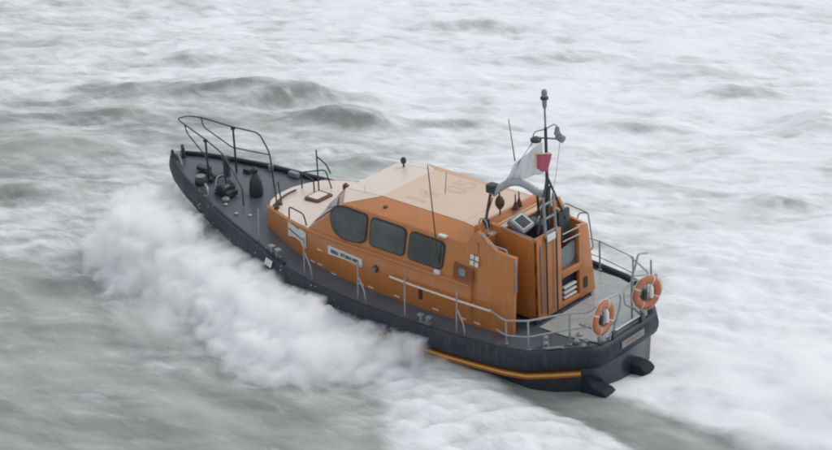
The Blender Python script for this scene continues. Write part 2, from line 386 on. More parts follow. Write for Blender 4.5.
# name plate
np_ = lowplate([(7.37, 1.92), (6.27, 1.86), (6.27, 1.66), (7.37, 1.70)], 'name_plate', WHITE, house, off=.004, th=.012, r=.05)
ux = Vector((-1.1, lowy(6.27, 1.76) - lowy(7.37, 1.8), -.045))
text('RNLI', .125, frame((7.14, lowy(7.14, 1.8) + .019, 1.80), ux, (0, 0, 1)), LETTER, np_, 'lettering', .002, .9, .004)
text('STURN MIG', .125, frame((6.66, lowy(6.66, 1.78) + .019, 1.78), ux, (0, 0, 1)), LETTER, np_, 'lettering', .002, .9, .004)
# horn / round vent, locker marks, steps
hv = MB().lathe([(.085, 0), (.085, .03), (.06, .05), (0, .05)], (5.85, lowy(5.85, 1.75), 1.75), 18, Matrix.Rotation(-PI / 2, 4, 'X')).build('side_vent', DARKM, house)
MB().lathe([(.045, .05), (.045, .07), (0, .07)], (5.85, lowy(5.85, 1.75), 1.75), 12, Matrix.Rotation(-PI / 2, 4, 'X')).build('vent_cap', GREYM, hv)
lowplate([(4.57, 1.60), (4.45, 1.60), (4.45, 1.36), (4.57, 1.36)], 'side_slot', GASKET, house, off=-.004, th=.01, r=.04)
for xx in (8.0, 7.75): lowplate([(xx, 1.36), (xx - .16, 1.345), (xx - .16, 1.315), (xx, 1.33)], 'reflective_mark', PALER, house, off=.006, th=.006)
for xx in (7.28, 6.4, 6.1, 5.3, 4.15, 3.35, 2.95): lowplate([(xx, 1.26), (xx - .17, 1.255), (xx - .17, 1.22), (xx, 1.225)], 'reflective_mark', PALER, house, off=.006, th=.006)
lowplate([(7.75, 1.73), (7.58, 1.72), (7.58, 1.685), (7.75, 1.695)], 'reflective_mark', PALER, house, off=.006, th=.006)
# white handrail on the side, continuing aft
for sg in (1, -1):
    hr = MB().tube([(5.35, sg * 1.775, 1.72), (4.6, sg * 1.785, 1.70), (3.5, sg * 1.78, 1.69), (2.42, sg * 1.74, 1.68)], .026, 8).build('side_handrail', PALER, house)
    for x in (5.25, 4.55, 3.75, 3.0, 2.5): MB().tube([(x, sg * 1.66, 1.67), (x, sg * 1.775, 1.70)], .014, 6).build('rail_bracket', PALER, hr)

# ---- wings either side of the flying bridge (side walls run aft)
for sg in (1, -1):
    prof = [(3.12, 1.10), (2.85, 1.10), (2.85, 2.9), (2.95, 3.15), (3.12, 3.1)] if sg < 0 else [(3.12, 1.10), (1.93, 1.10), (1.93, 2.98), (2.15, 2.985), (2.45, 3.02), (2.85, 3.26), (3.0, 3.33), (3.12, 3.24), (3.30, 2.98)][:9]
    out = []; inn = []
    for x, z in prof:
        y = 1.70 + (1.64 - 1.70) * (z - 1.1) if z < 2.1 else sidey(z) + .03
        y -= .06 * max(0, (3.0 - x)) * (1 if z < 2.1 else .4)
        out.append((x, sg * y, z)); inn.append((x, sg * (y - .11), z))
    N = len(out)
    MB().add(out + inn, [tuple(range(N)), tuple(range(N, 2 * N))] + [(i, (i + 1) % N, (i + 1) % N + N, i + N) for i in range(N)]).build('wing_wall', ORANGE, wheel, bevel=.012)
# flag emblem: four white squares
fe = MB()
for i in (0, 1):
    for j in (0, 1):
        x = 3.13 - i * .135; z = 2.79 - j * .135 - i * .01
        fe.prism([(0, 0), (-.10, -.004), (-.10, -.104), (0, -.10)], (x, sidey(z) + .02, z), (1, 0, 0), (0, -.18, 1), (0, 1, .18), .012)
fe.build('flag_emblem', WHITE, wheel)
# locker below it: flat plate, recess shade put into its dark orange
lk = side_prism([(3.58, 2.50), (3.02, 2.46), (3.02, 2.14), (3.58, 2.15)], .012, .02, 'side_locker', mat('recess_shade_orange', (.22, .07, .03), .6), wheel, 1, .04)
side_prism([(3.40, 2.42), (3.22, 2.41), (3.22, 2.25), (3.40, 2.26)], .03, .03, 'locker_catch', GREYM, lk, 1, .03)
MB().box((4.02, sidey(2.16) + .04, 2.16), (.16, .08, .1)).build('side_lamp', WHITE, wheel, bevel=.02)
MB().box((3.95, sidey(2.96) + .02, 3.0), (.22, .10, .05)).build('eave_lamp', WHITE, wheel, bevel=.015)

# ---- flying bridge
fb = MB()
def wall(fbm, pts, off):   # pts outline in 3-D, off = thickness vector
    a = [Vector(p) for p in pts]; o = Vector(off); N = len(a)
    fbm.add(a + [p + o for p in a], [tuple(range(N)), tuple(range(N, 2 * N))] + [(i, (i + 1) % N, (i + 1) % N + N, i + N) for i in range(N)])
wall(fb, [(3.10, .86, 1.2), (1.80, .86, 1.36), (1.80, .86, 3.16), (2.2, .86, 3.2), (2.9, .86, 3.28), (3.10, .86, 3.3)], (0, -.09, 0))      # port cockpit wall
wall(fb, [(3.10, -1.22, 1.2), (1.82, -1.22, 1.22), (1.82, -.97, 2.96), (2.2, -.97, 3.02), (2.9, -.97, 3.2), (3.10, -.97, 3.22)], (0, .08, 0)) # starboard
fb.box((1.84, .435, 2.30), (.10, .85, 1.86))                                                                                                  # aft wall, port of the doorway
fb.prism([(-.63, 3.02), (-.97, 2.96), (-1.22, 1.22), (-.64, 1.22)], (1.79, 0, 0), (0, 1, 0), (0, 0, 1), (1, 0, 0), .10); fb.box((1.84, -.33, 2.04), (.10, .66, .17)); fb.box((1.84, -.33, 1.315), (.10, .66, .07))
fb.box((2.45, 0, 1.30), (1.3, 1.66, .12))
bridge = fb.build('flying_bridge', ORANGE, boat, bevel=.012)
MB().box((1.87, .0, 1.24), (.06, 1.8, .17)).build('plinth', DARKM, bridge)
MB().box((2.45, -.03, 2.10), (1.25, 1.62, .05)).build('bridge_floor', GREYM, bridge)
# windbreak coaming at the front, shelf behind it
cm = MB()
cm.prism([(0, 0), (.24, 0), (.20, .17), (.10, .19)], (3.12, -1.12, 3.12), (1, 0, 0), (0, 0, 1), (0, 1, 0), 2.24)
cm.build('windbreak', ORANGE, bridge, bevel=.012)
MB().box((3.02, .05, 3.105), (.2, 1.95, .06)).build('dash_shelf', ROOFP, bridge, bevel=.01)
MB().box((2.97, 1.18, 2.1), (.06, .62, 1.95)).build('passage_bulkhead', ORANGE, bridge)
MB().box((2.97, -1.18, 2.1), (.06, .60, 1.95)).build('passage_bulkhead', ORANGE, bridge)
pw = MB().lathe([(.13, 0), (.13, .02), (0, .02)], (2.94, 1.07, 2.80), 20, Matrix.Rotation(-PI / 2, 4, 'Y')).build('porthole', GLASS, bridge)
MB().torus(.14, .02, Matrix.Translation((2.93, 1.07, 2.80)) @ Matrix.Rotation(PI / 2, 4, 'Y'), 24, 8).build('porthole_rim', DARKM, pw)
# console with screen
Mc = Matrix.Translation((2.62, .36, 3.22)) @ Matrix.Rotation(math.radians(-32), 4, 'Y') @ Matrix.Rotation(math.radians(6), 4, 'Z')
cs = MB().box((0, 0, 0), (.46, .50, .14), Mc).build('console', GREYM, bridge, bevel=.02)
MB().box((.0, 0, .072), (.34, .38, .02), Mc).build('screen_frame', WHITE, cs, bevel=.006)
MB().box((.0, 0, .085), (.28, .31, .012), Mc).build('screen', SCREEN, cs)
MB().box((2.46, -.02, 3.02), (.5, .3, .36)).build('throttle_pod', DARKM, bridge, bevel=.03)
MB().tube([(2.42, .0, 3.18), (2.36, .02, 3.33)], .03, 8).build('throttle_lever', WHITE, bridge)
MB().bent([(2.72, .90, 3.27), (2.72, .93, 3.33), (2.3, .93, 3.30), (1.90, .90, 3.26), (1.82, .84, 3.2)], .018).build('console_rail', GREYM, bridge)
# helm seats
for y in (-.42,):
    st = MB().box((2.25, y, 2.75), (.42, .42, .12)).box((2.06, y, 3.12), (.10, .40, .62)).build('helm_seat', DARKM, bridge, bevel=.04)
    MB().tube([(2.25, y, 2.1), (2.25, y, 2.7)], .05, 10).build('seat_post', GREYM, st)
# doorway rails, curved grey door panel, lower hatch steps
for z0 in (3.04, 2.86): MB().tube([(1.77, -.02, z0), (1.77, -.64, z0 - .03)], .017, 8).build('doorway_rail', STEEL, bridge)
MB().prism(roundpoly([(.0, .44), (-.6, .53), (-.6, .1), (-.4, .0), (0, 0)], .12), (1.90, -.03, 2.14), (0, 1, 0), (0, 0, 1), (1, 0, 0), .02).build('doorway_panel', GREYM, bridge)
hp = MB().prism(roundpoly([(0, 0), (-.6, 0), (-.6, .56), (0, .56)], .08), (1.93, -.05, 1.36), (0, 1, 0), (0, 0, 1), (1, 0, 0), .02).build('escape_hatch', SCREEN, bridge)
for i in range(3): MB().box((1.86, -.34, 1.42 + i * .12), (.09, .44, .045)).build('hatch_step', WHITE, hp, bevel=.006)
MB().prism(roundpoly([(-.07, -.14), (.07, -.14), (.07, .14), (-.07, .14)], .06), (1.785, -.84, 1.56), (0, 1, 0), (0, 0, 1), (-1, 0, 0), .012).build('oval_slot', GASKET, bridge)
# vertical pipe along the port corner
MB().bent([(1.78, .74, 3.05), (1.76, .76, 2.9), (1.76, .74, 1.4)], .02).build('corner_pipe', GREYM, bridge)
# bridge side rails (outboard)
for sg in (1, -1):
    if sg > 0: MB().bent([(2.88, 1.47, 3.28), (2.80, 1.47, 3.36), (2.66, 1.47, 3.14), (2.14, 1.47, 3.13), (2.12, 1.47, 2.98)], .018).build('wing_rail', STEEL, bridge)
    else: MB().bent([(2.86, -1.40, 2.96), (2.84, -1.52, 2.98), (2.35, -1.52, 2.92), (2.2, -1.52, 2.90), (2.05, -1.5, 2.08), (2.12, -1.42, 2.02)], .018).build('wing_rail', STEEL, bridge)
MB().bent([(2.50, -1.48, 2.62), (2.44, -1.49, 2.86), (2.2, -1.52, 2.90)], .016).build('wing_rail', STEEL, bridge)
gp = MB().bent([(1.92, 1.5, 2.96), (1.88, 1.5, 2.9), (1.88, 1.5, 2.2)], .022).build('grab_pole', GREYM, bridge)

# ------------------------------------------------------------------ mast
mast = MB().tube([(2.15, .0, 3.2), (2.15, 0, 4.0), (2.16, 0, 5.5)], .045, 12, r2=.034).build('mast', DARKM, boat)
MB().tube([(2.16, 0, 5.45), (2.17, 0, 6.02)], .022, 10).build('mast_pole', GREYM, mast)
MB().lathe([(.02, -.05), (.045, 0), (.05, .02), (.055, .17), (0, .17)], (2.17, 0, 5.98), 16).build('lamp_holder', GREYM, mast)
MB().lathe([(.05, 0), (.09, .01), (.09, .055), (.06, .07), (0, .07)], (2.17, 0, 6.15), 16).build('lamp_collar', DARKM, mast)
MB().lathe([(.062, 0), (.066, .1), (.05, .15), (0, .16)], (2.17, 0, 6.22), 16).build('masthead_lamp', GREYM, mast)
xb = MB().bent([(2.55, .02, 5.0), (2.46, .02, 5.34), (2.18, 0, 5.45), (1.92, -.05, 5.64), (1.80, -.1, 5.35)], .013, 6).build('mast_yoke', GREYM, mast)
MB().tube([(2.5, .03, 5.2), (1.78, -.1, 5.28)], .022, 8).build('yoke_bar', GREYM, mast)
MB().lathe([(.04, -.05), (.12, -.035), (.13, .02), (.07, .06), (0, .06)], (2.40, .04, 5.17), 16).build('speaker_horn', DARKM, mast)
MB().lathe([(.04, -.11), (.085, -.09), (.085, .08), (.04, .11), (0, .11)], (1.84, -.10, 5.30), 16, Matrix.Rotation(1.3, 4, 'Y')).build('camera_pod', GREYM, mast)
MB().lathe([(.02, -.10), (.05, -.08), (.05, .08), (.02, .10)], (1.90, -.06, 5.46), 12, Matrix.Rotation(.4, 4, 'X')).build('deck_light', GREYM, mast)
# ladder frame below the mast and down the aft wall
for y, z0, z1 in ((.60, 1.34, 4.10), (.24, 1.30, 4.10)):
    MB().tube([(1.74, y, z0), (1.74, y, 3.2)], .020, 8).build('ladder_rail', DARKM, mast)
    MB().tube([(1.745, y, 3.2), (1.84, y - .05, z1)], .032, 8).build('ladder_frame', GREYM, mast)
for z in (3.3, 3.62, 3.94): MB().tube([(1.75 + (z - 3.2) * .1, .6, z), (1.75 + (z - 3.2) * .1, .2, z)], .026, 8).build('ladder_rung', GREYM, mast)
MB().box((1.75, .42, 3.16), (.05, .3, .16)).build('ladder_plate', WHITE, mast, bevel=.01)
for y0 in (.55, -.45): MB().tube([(2.0, y0, 3.2), (2.15, 0, 4.35)], .026, 8).build('mast_brace', DARKM, mast)
for y0 in (.25, -.25, .0): MB().tube([(2.3, y0, 3.45), (2.12, y0 * .2, 4.1)], .02, 8).build('mast_brace', DARKM, mast)
# radar arch and scanner
MB().tube([(3.26, .86, 3.1), (3.28, .72, 3.5), (3.26, .60, 3.92)], .032, 10).build('arch_post', BROWNM, mast)
MB().tube([(3.22, .90, 3.3), (3.2, .62, 3.8)], .014, 8).build('arch_brace', BROWNM, mast)
MB().tube([(2.85, -.55, 3.1), (2.8, -.45, 3.75)], .03, 8).build('arch_post', DARKM, mast)
ar = []
for i in range(13):
    t = i / 12; ar.append((3.22 - 1.0 * t, .60 - .62 * t, 3.88 + .28 * math.sin(PI * min(1, t * 1.15)) + .04 * t))
MB().tube(ar, .085, 14).build('radar_arch', mat('pale_grey_arch', (.36, .40, .42), .5, var=.5, vscale=4), mast)
MB().box((3.24, .56, 4.0), (.24, .22, .2)).build('searchlight', DARKM, mast, bevel=.03)
MB().lathe([(0, -.17), (.05, -.15), (.105, -.06), (.11, .03), (.07, .12), (.03, .16), (0, .17)], (3.2, .38, 3.60), 16).build('loudhailer', BROWNM, mast)
MB().tube([(3.2, .38, 3.3), (3.2, .38, 3.9)], .018, 8).build('loudhailer_stem', DARKM, mast)
for x, y in ((3.2, -.30), (3.16, -.12)):
    MB().lathe([(.075, 0), (.06, .08), (.018, .2), (.014, .36), (0, .36)], (x, y, 3.26), 12).build('aerial_cone', BROWNM, mast)
MB().tube([(3.1, .55, 3.95), (2.8, .2, 4.55), (2.42, .03, 5.2)], .008, 6).build('mast_stay', GREYM, mast)
MB().tube([(2.86, .22, 4.62), (2.98, .25, 5.6)], .014, 8, r2=.008).build('whip_aerial', DARKM, mast)
MB().tube([(1.83, -.1, 5.3), (1.93, -.03, 4.4), (2.1, .0, 3.6)], .006, 6).build('halyard', GREYM, mast)

# wheelhouse aerials and knobs
ae = MB().tube([(3.98, 1.60, 2.25), (4.02, 1.62, 2.6), (4.20, 1.60, 4.68)], .02, 8, r2=.011).build('whip_aerial', BROWNM, wheel)
MB().tube([(5.13, 0, 3.19), (5.06, 0, 3.72)], .008, 6).build('roof_aerial', BROWNM, wheel)
MB().lathe([(.03, 0), (.02, .1), (.06, .13), (.075, .2), (.04, .26), (0, .27)], (7.05, -.76, 3.10), 14).build('roof_lamp', DARKM, wheel)
MB().lathe([(.05, 0), (.03, .07), (.08, .10), (.08, .2), (.03, .25), (0, .25)], (7.72, .55, 2.75), 14).build('searchlight', BROWNM, wheel)
MB().tube([(6.75, .93, 3.15), (6.75, .93, 3.32)], .01, 6).build('roof_eyelet', PALER, wheel)
MB().lathe([(.06, 0), (.06, .02), (.02, .04), (0, .04)], (5.9, 1.19, 3.09), 12).build('roof_fitting', DARKM, wheel)
MB().bent([(3.35, .98, 3.15), (3.30, .95, 3.42), (3.1, .98, 3.40), (3.02, 1.02, 3.16)], .016).build('roof_rail', STEEL, wheel)
MB().box((3.2, .88, 3.26), (.16, .10, .26)).build('roof_box', DARKM, wheel, bevel=.03)

# ------------------------------------------------------------------ deck fittings of the deckhouse top
for pts in ([(9.52, 1.08, 2.04), (9.55, 1.08, 2.62), (9.80, .72, 2.62), (9.84, .62, 2.02)],
            [(8.92, 1.30, 2.06), (8.90, 1.30, 2.38), (8.32, 1.42, 2.38), (8.24, 1.42, 2.1)],
            [(10.02, -.30, 1.98), (10.02, -.30, 2.42), (9.5, -.62, 2.50), (9.33, -.62, 2.06)],
            [(9.55, -.24, 2.0), (9.55, -.24, 2.36), (10.0, -.3, 2.4)],
            [(9.49, -.34, 2.0), (9.49, -.34, 3.12)],
            [(9.49, -.34, 2.95), (9.40, -.55, 2.70), (9.33, -.62, 2.45)]):
    MB().bent(pts, .018, 8).build('foredeck_rail', DARKM, house)
hk = MB().prism(roundpoly([(-.24, -.28), (.24, -.28), (.24, .28), (-.24, .28)], .07), (9.18, .0, 2.055), (1, 0, 0), (0, 1, 0), (0, 0, 1), .06).build('hatch_cover', BROWNM, house, bevel=.01)
MB().prism(roundpoly([(-.16, -.20), (.16, -.20), (.16, .20), (-.16, .20)], .05), (9.20, .0, 2.118), (1, 0, 0), (0, 1, 0), (0, 0, 1), .012).build('hatch_pane', PALER, hk)
MB().tube([(9.78 + .22 * math.sin(t * 1.9), .95 - 1.0 * t, 2.045) for t in [i / 10 for i in range(11)]], .026, 8).build('hatch_shade_arc', BROWNM, house)  # brown tube drawn for the curved shade at the hatch edge
MB().lathe([(.07, 0), (.07, .05), (.03, .08), (0, .08)], (9.62, 1.0, 2.03), 12).build('deck_filler', BROWNM, house)
MB().lathe([(.06, 0), (.06, .05), (.03, .08), (0, .08)], (9.72, .78, 2.03), 12).build('deck_filler', BROWNM, house)

# ------------------------------------------------------------------ bow fittings and pulpit
pul = MB().bent([(11.0, .78, 1.66), (11.05, .72, 2.1), (11.98, .42, 2.70), (12.6, .42, 2.96), (13.25, .40, 3.15), (13.75, .22, 3.16), (13.80, -.22, 3.08), (13.55, -.42, 3.02), (12.45, -.42, 3.02), (11.5, -.42, 3.07), (11.2, -.44, 2.60), (11.15, -.46, 1.66)], .019, 8, .16).build('pulpit_rail', DARKM, boat)
MB().bent([(13.28, .40, 3.14), (13.22, .40, 2.95), (12.65, .40, 2.5), (12.35, .42, 1.85)], .016).build('lower_rail', DARKM, pul)
MB().bent([(13.55, -.42, 3.0), (13.50, -.42, 2.78), (12.5, -.42, 2.45), (11.22, -.44, 2.55)], .016).build('lower_rail', DARKM, pul)
for x, y, zt in ((12.55, .42, 2.94), (12.42, -.42, 3.02)):
    MB().tube([(x, y, zd(x)), (x, y, zt)], .026, 8).lathe([(.06, 0), (.06, .05), (0, .05)], (x, y, zt - .06), 10).build('stanchion', DARKM, pul)
MB().tube([(11.9, .44, 1.72), (11.98, .42, 2.68)], .022, 8).build('stanchion', DARKM, pul)
MB().lathe([(.11, 0), (.09, .03), (.085, .46), (.11, .48), (.11, .53), (0, .54)], (12.45, -.12, 1.78), 16).build('samson_post', DARKM, boat)
MB().lathe([(.17, 0), (.18, .10), (.155, .34), (.10, .52), (.06, .58), (.08, .63), (.08, .70), (.04, .74), (0, .74)], (11.22, .10, 1.66), 20).build('capstan_cover', mat('dark_cover', (.03, .036, .042), .5, bump=.3, bscale=8), boat)
wl = MB().lathe([(.14, -.20), (.16, -.15), (.09, -.08), (.09, .08), (.16, .15), (.14, .20), (0, .20)], (11.75, .62, 1.90), 18, Matrix.Rotation(PI / 2, 4, 'X')).build('windlass', DARKM, boat)
MB().box((11.75, .62, 1.80), (.5, .34, .14)).build('windlass_base', DARKM, wl, bevel=.02)
MB().bent([(11.98, .78, 1.82), (12.0, .66, 2.16), (11.98, .42, 2.14), (11.95, .34, 1.8)], .02).build('brake_bar', STEEL, wl)
MB().lathe([(.10, 0), (.10, .05), (.05, .09), (0, .09)], (11.55, .84, 1.70), 12).build('windlass_cap', GREYM, wl)
MB().lathe([(.16, 0), (.16, .12), (.11, .19), (0, .2)], (12.62, .62, 1.80), 18).build('deck_vent', DARKM, boat)
MB().lathe([(.12, 0), (.12, .02), (0, .022)], (12.62, .62, 2.0), 18).build('deck_vent', GREYM, boat)
MB().lathe([(.13, 0), (.15, .04), (.08, .1), (0, .1)], (12.35, 1.02, 1.77), 16).build('mushroom_vent', DARKM, boat)
MB().bent([(12.3, .80, 1.80), (12.25, .84, 1.98), (12.0, 1.0, 1.98), (11.95, 1.02, 1.78), (12.05, 1.1, 1.77)], .026).build('fairlead_hoop', STEEL, boat)
an = MB().tube([(13.2, .12, 1.98), (12.4, .30, 1.90)], .05, 8).tube([(12.5, .46, 1.86), (12.42, .02, 1.90)], .05, 8).box((13.0, .14, 1.96), (.35, .2, .1)).build('anchor', DARKM, boat, bevel=.01)
for x, y in ((14.02, .22), (13.92, -.06), (14.05, -.16)):
    MB().tube([(x, y, 1.96), (x + .02, y, 2.24)], .06, 10, r2=.038).build('bow_fairlead', DARKM, boat)
MB().bent([(13.6, .33, 1.96), (13.72, .26, 2.1), (13.95, .12, 2.12), (14.0, .0, 2.0)], .025).build('bow_hoop', GREYM, boat)
MB().box((11.25, -1.28, 1.72), (.3, .12, .12)).build('mooring_cleat', GREYM, boat, bevel=.01); MB().lathe([(.07, 0), (.07, .12), (0, .14)], (11.9, -1.12, 1.74), 12).build('deck_roller', GREYM, boat)
MB().box((12.2, -.62, 1.82), (.22, .18, .12)).build('deck_locker', DARKM, boat, bevel=.02)
MB().box((10.3, -1.42, 1.62), (.18, .14, .22)).build('mooring_cleat', GREYM, boat, bevel=.02)
for x, y in ((10.9, 1.15), (10.6, .98), (11.4, 1.0)):
    MB().lathe([(.05, 0), (.05, .03), (.025, .05), (0, .05)], (x, y, zd(x)), 10).build('deck_filler', STEEL, boat)

# ------------------------------------------------------------------ guard rails and stanchions
def stan(x, y, h, lean=0, m=STEEL, nm='stanchion', par=boat):
    z = zd(x); return MB().tube([(x, y, z), (x, y, z + h)], .022, 8).lathe([(.05, 0), (.05, .02), (0, .025)], (x, y, z), 10).build(nm, m, par)
MB().tube([(9.50, 1.78, 1.44), (9.52, 1.72, 2.3)], .02, 8).build('side_stanchion', STEEL, boat)
for x in (7.62, 5.86, 3.02):
    y = hb(x) - .12; z = zd(x)
    MB().tube([(x, y, z), (x - .01, y - .02, z + .55), (x - .03, y - .03, z + 1.0)], .019, 8).build('side_stanchion', STEEL, boat)
    MB().bent([(x - .24, y, z), (x - .20, y - .01, z + .3), (x - .03, y - .03, z + .58)], .019, 8).build('stanchion_strut', STEEL, boat)
MB().tube([(4.47, 2.30, 1.15), (4.45, 2.27, 2.13)], .02, 8).build('side_stanchion', STEEL, boat)
gr = MB().bent([(2.42, 1.75, 1.70), (1.85, 1.98, 1.72), (1.26, 1.92, 1.86), (.69, 1.20, 1.92), (.32, .98, 1.95), (.22, .62, 2.1)], .024, 8, .12).build('guard_rail', STEEL, boat)
MB().bent([(2.2, 1.86, 1.36), (1.80, 2.0, 1.38), (1.26, 1.92, 1.47), (.69, 1.20, 1.53), (.30, .94, 1.6)], .02, 8, .12).build('lower_rail', STEEL, gr)
for x, y, h in ((1.83, 1.96, .57), (1.26, 1.90, .72), (.69, 1.18, .78)): stan(x, y, h, par=gr, nm='rail_post')
MB().bent([(.24, .60, 1.2), (.22, .60, 2.12), (.22, .2, 2.08), (.2, -.0, 2.06), (.2, -.02, 1.80), (.2, .20, 1.40), (.2, .3, 1.2)], .022, 8, .12).build('gate_rail', STEEL, gr)
gs = MB().bent([(.2, -.14, 1.85), (.2, -.14, 2.02), (.35, -.45, 2.0), (.45, -.8, 1.98), (.2, -1.05, 1.96), (.5, -1.45, 1.92), (1.3, -1.92, 1.88)], .02, 8).build('guard_rail', STEEL, boat)
MB().bent([(.2, -.14, 2.0), (.2, -.16, 1.72), (.2, -.55, 1.45), (.15, -.68, 1.25), (.12, -.72, 1.15)], .022, 8).build('gate_rail', STEEL, gs)
MB().bent([(.3, -.56, 1.16), (.3, -.56, 2.2), (.25, -.62, 2.42), (.2, -.68, 2.76), (.2, -1.0, 2.64)], .024, 8, .1).build('tall_hoop', STEEL, gs)
MB().tube([(.2, -1.16, 1.15), (.2, -1.15, 2.42)], .022, 8).build('hoop_post', STEEL, gs)
MB().tube([(.28, -.58, 2.22), (.2, -1.18, 2.06)], .018, 8).build('hoop_bar', STEEL, gs)
MB().bent([(.28, -1.36, 1.7), (.2, -1.38, 1.98), (.2, -1.3, 2.0)], .02, 8).build('hoop_bar', STEEL, gs)
for x, y in ((.5, -1.42), (1.25, -1.92), (2.4, -2.2)): stan(x, y, .75, par=gs, nm='rail_post')
MB().tube([(1.25, -1.92, 1.9), (2.4, -2.2, 1.88), (3.4, -2.28, 1.86)], .010, 6).build('guard_wire', DARKM, gs)
MB().tube([(1.25, -1.92, 1.5), (2.4, -2.2, 1.48), (3.4, -2.28, 1.46)], .010, 6).build('guard_wire', DARKM, gs)
# boarding platform frame on the transom
tf = MB().bent([(.03, .62, 1.22), (.02, .62, 1.38), (.02, -.62, 1.38), (.02, -.62, 1.22)], .026, 8).build('platform_frame', STEEL, boat)
MB().tube([(-.0, .62, 1.2), (-.0, -.62, 1.2)], .024, 8).build('frame_bar', STEEL, tf)
for y in (.52, -.52): MB().box((.0, y, 1.26), (.07, .12, .3)).build('frame_hinge', DARKM, tf, bevel=.01)
for y in (.74, -.78): MB().lathe([(.09, 0), (.10, .1), (.06, .2), (0, .22)], (.16, y, 1.18), 14).build('exhaust_cap', STEEL, tf)
MB().prism([(.40, -.09), (-.42, -.09), (-.42, .07), (.40, .07)], (-.122, 0, 1.06), (0, 1, 0), (0, 0, 1), (-1, 0, 0), .012).build('transom_plate', GREYM, tf)
text('LIFEBOAT', .135, frame((-.136, 0, 1.05), (0, -1, 0), (0, 0, 1)), mat('dull_red_lettering', (.30, .14, .10), .6), tf, 'lettering', .002, 1, .003)
# cleats and fairleads on the gunwale
def cleat(x, y, z, rot=0, s=1):
    T = Matrix.Translation((x, y, z)) @ Matrix.Rotation(rot, 4, 'Z') @ Matrix.Scale(s, 4)
    m = MB(); m.box((0, 0, .015), (.34, .14, .03), T)
    for a in (-.1, .1): m.box((a, 0, .10), (.07, .09, .16), T); m.box((a * 1.25, 0, .19), (.15, .11, .04), T)
    return m.build('bitts', GREYM, boat, bevel=.008)
cleat(3.86, hb(3.86) - .08, 1.20, 0, .95); cleat(8.72, 2.04, 1.42, -.25, 1.1); cleat(1.02, 1.60, 1.16, -.9, .95)
cleat(3.86, -(hb(3.86) - .08), 1.20, 0, .95); cleat(.9, -1.65, 1.16, .9, .9)
wm = MB()
for i in range(3): wm.box((8.78 - i * .10, 2.30 + i * .03, 1.37 - .0 * i), (.055, .02, .16), None, Matrix.Rotation(.45, 3, 'X'))
wm.build('draught_mark', WHITE, hull)
MB().bent([(1.0, 1.75, 1.2), (.85, 1.80, 1.27), (.62, 1.55, 1.27), (.6, 1.5, 1.2)], .03).build('fairlead', GREYM, boat)
for x, y in ((.62, 1.05), (.45, .9), (.75, .75), (.35, 1.12)):
    MB().lathe([(.07, 0), (.07, .06), (.03, .1), (0, .1)], (x, y, 1.16), 12).build('deck_fitting', STEEL, boat)
# rudders / trim tabs under the transom
for y in (1.0, -.42):
    tb = MB(); tb.prism([(.3, .55), (-.05, .50), (-.24, .30), (-.50, .27), (-.62, .18), (-.58, .06), (-.3, 0), (.3, -.1)], (.30, y - .17, 0), (1, 0, 0), (0, 0, 1), (0, 1, 0), .40)
    tb.build('trim_tab', mat('dark_fairing', (.018, .026, .036), .7, spec=.2), hull, bevel=.05)

# ------------------------------------------------------------------ lifebuoys (hang on the rails: things of their own)
def lifebuoy(loc, rz, label):
    M = BOAT @ Matrix.Translation(loc) @ Matrix.Rotation(rz, 4, 'Z')
    root = empty('lifebuoy', M); tag(root, label, 'lifebuoy', 'orange lifebuoys on the stern rails')
    T = Matrix.Rotation(PI / 2, 4, 'Y') @ Matrix.Rotation(math.radians(10), 4, 'Z')
    MB().torus(.295, .095, T, 48, 16, sq=.62).build('ring', RINGO, root)
    for k in range(4):
        c = k * PI / 2 + .35; MB().torus(.295, .099, T, 60, 16, c - .06, c + .06, .64).build('tape_band', TAPE, root)
    gl = []
    for i in range(41):
        t = 2 * PI * i / 40; gl.append((T @ Vector(((.405 + .02 * abs(math.sin(2 * (t - .35)))) * math.cos(t), (.405 + .02 * abs(math.sin(2 * (t - .35)))) * math.sin(t), 0))))
    MB().tube(gl, .009, 6).build('grab_line', TAPE, root)
    lt = MB().lathe([(.03, -.17), (.055, -.15), (.055, .08), (.035, .12), (.02, .17), (0, .17)], (-.02, -.10, .02), 14).build('lifebuoy_light', WHITE, root)
    MB().lathe([(.05, -.12), (.06, -.1), (.06, .08), (0, .1)], (.03, .04, -.03), 12).build('bracket', DARKM, root)
    MB().tube([(.03, .04, -.42), (.03, .04, .28)], .014, 6).build('bracket_bar', STEEL, root)
    return root
lifebuoy((.10, .76, 1.80), math.radians(2), 'orange lifebuoy on the port stern rail beside the dark side deck')
lifebuoy((.06, -.80, 1.80), math.radians(-16), 'orange lifebuoy under the tall hoop at the far stern corner')

# ------------------------------------------------------------------ flags
def flag(name, corners, nu, nv, amp, freq, m, label, phase=0, fringe=None):
    a, b, c, d = map(Vector, corners)     # a,b hoist top/bottom ; d,c fly top/bottom
    nn = (d - a).cross(b - a).normalized(); vs = []
    for i in range(nu + 1):
        u = i / nu
        for j in range(nv + 1):
            v = j / nv; p = a.lerp(b, v).lerp(d.lerp(c, v), u)
            w_ = amp * min(1, u * 3) * (math.sin(freq * u * 2 * PI + v * 1.3 + phase) + .5 * math.sin(freq * 2.3 * u * 2 * PI - v * 3))
            vs.append(p + nn * w_)
    for i in range(len(vs)): pass
    fs = [(i * (nv + 1) + j, i * (nv + 1) + j + 1, (i + 1) * (nv + 1) + j + 1, (i + 1) * (nv + 1) + j) for i in range(nu) for j in range(nv)]
    o = MB().add(vs, fs).build(name, m, None, ang=180)
    md = o.modifiers.new('cloth', 'SOLIDIFY'); md.thickness = .006
    o.matrix_world = BOAT
    tag(o, label, 'flag'); return o
flag('white_flag', [(2.24, .03, 5.16), (2.22, .03, 4.42), (3.02, .34, 4.10), (2.86, .26, 4.56)], 30, 14, .055, 2.1, FLAGW, 'pale grey-white flag streaming forward from the mast over the bridge')
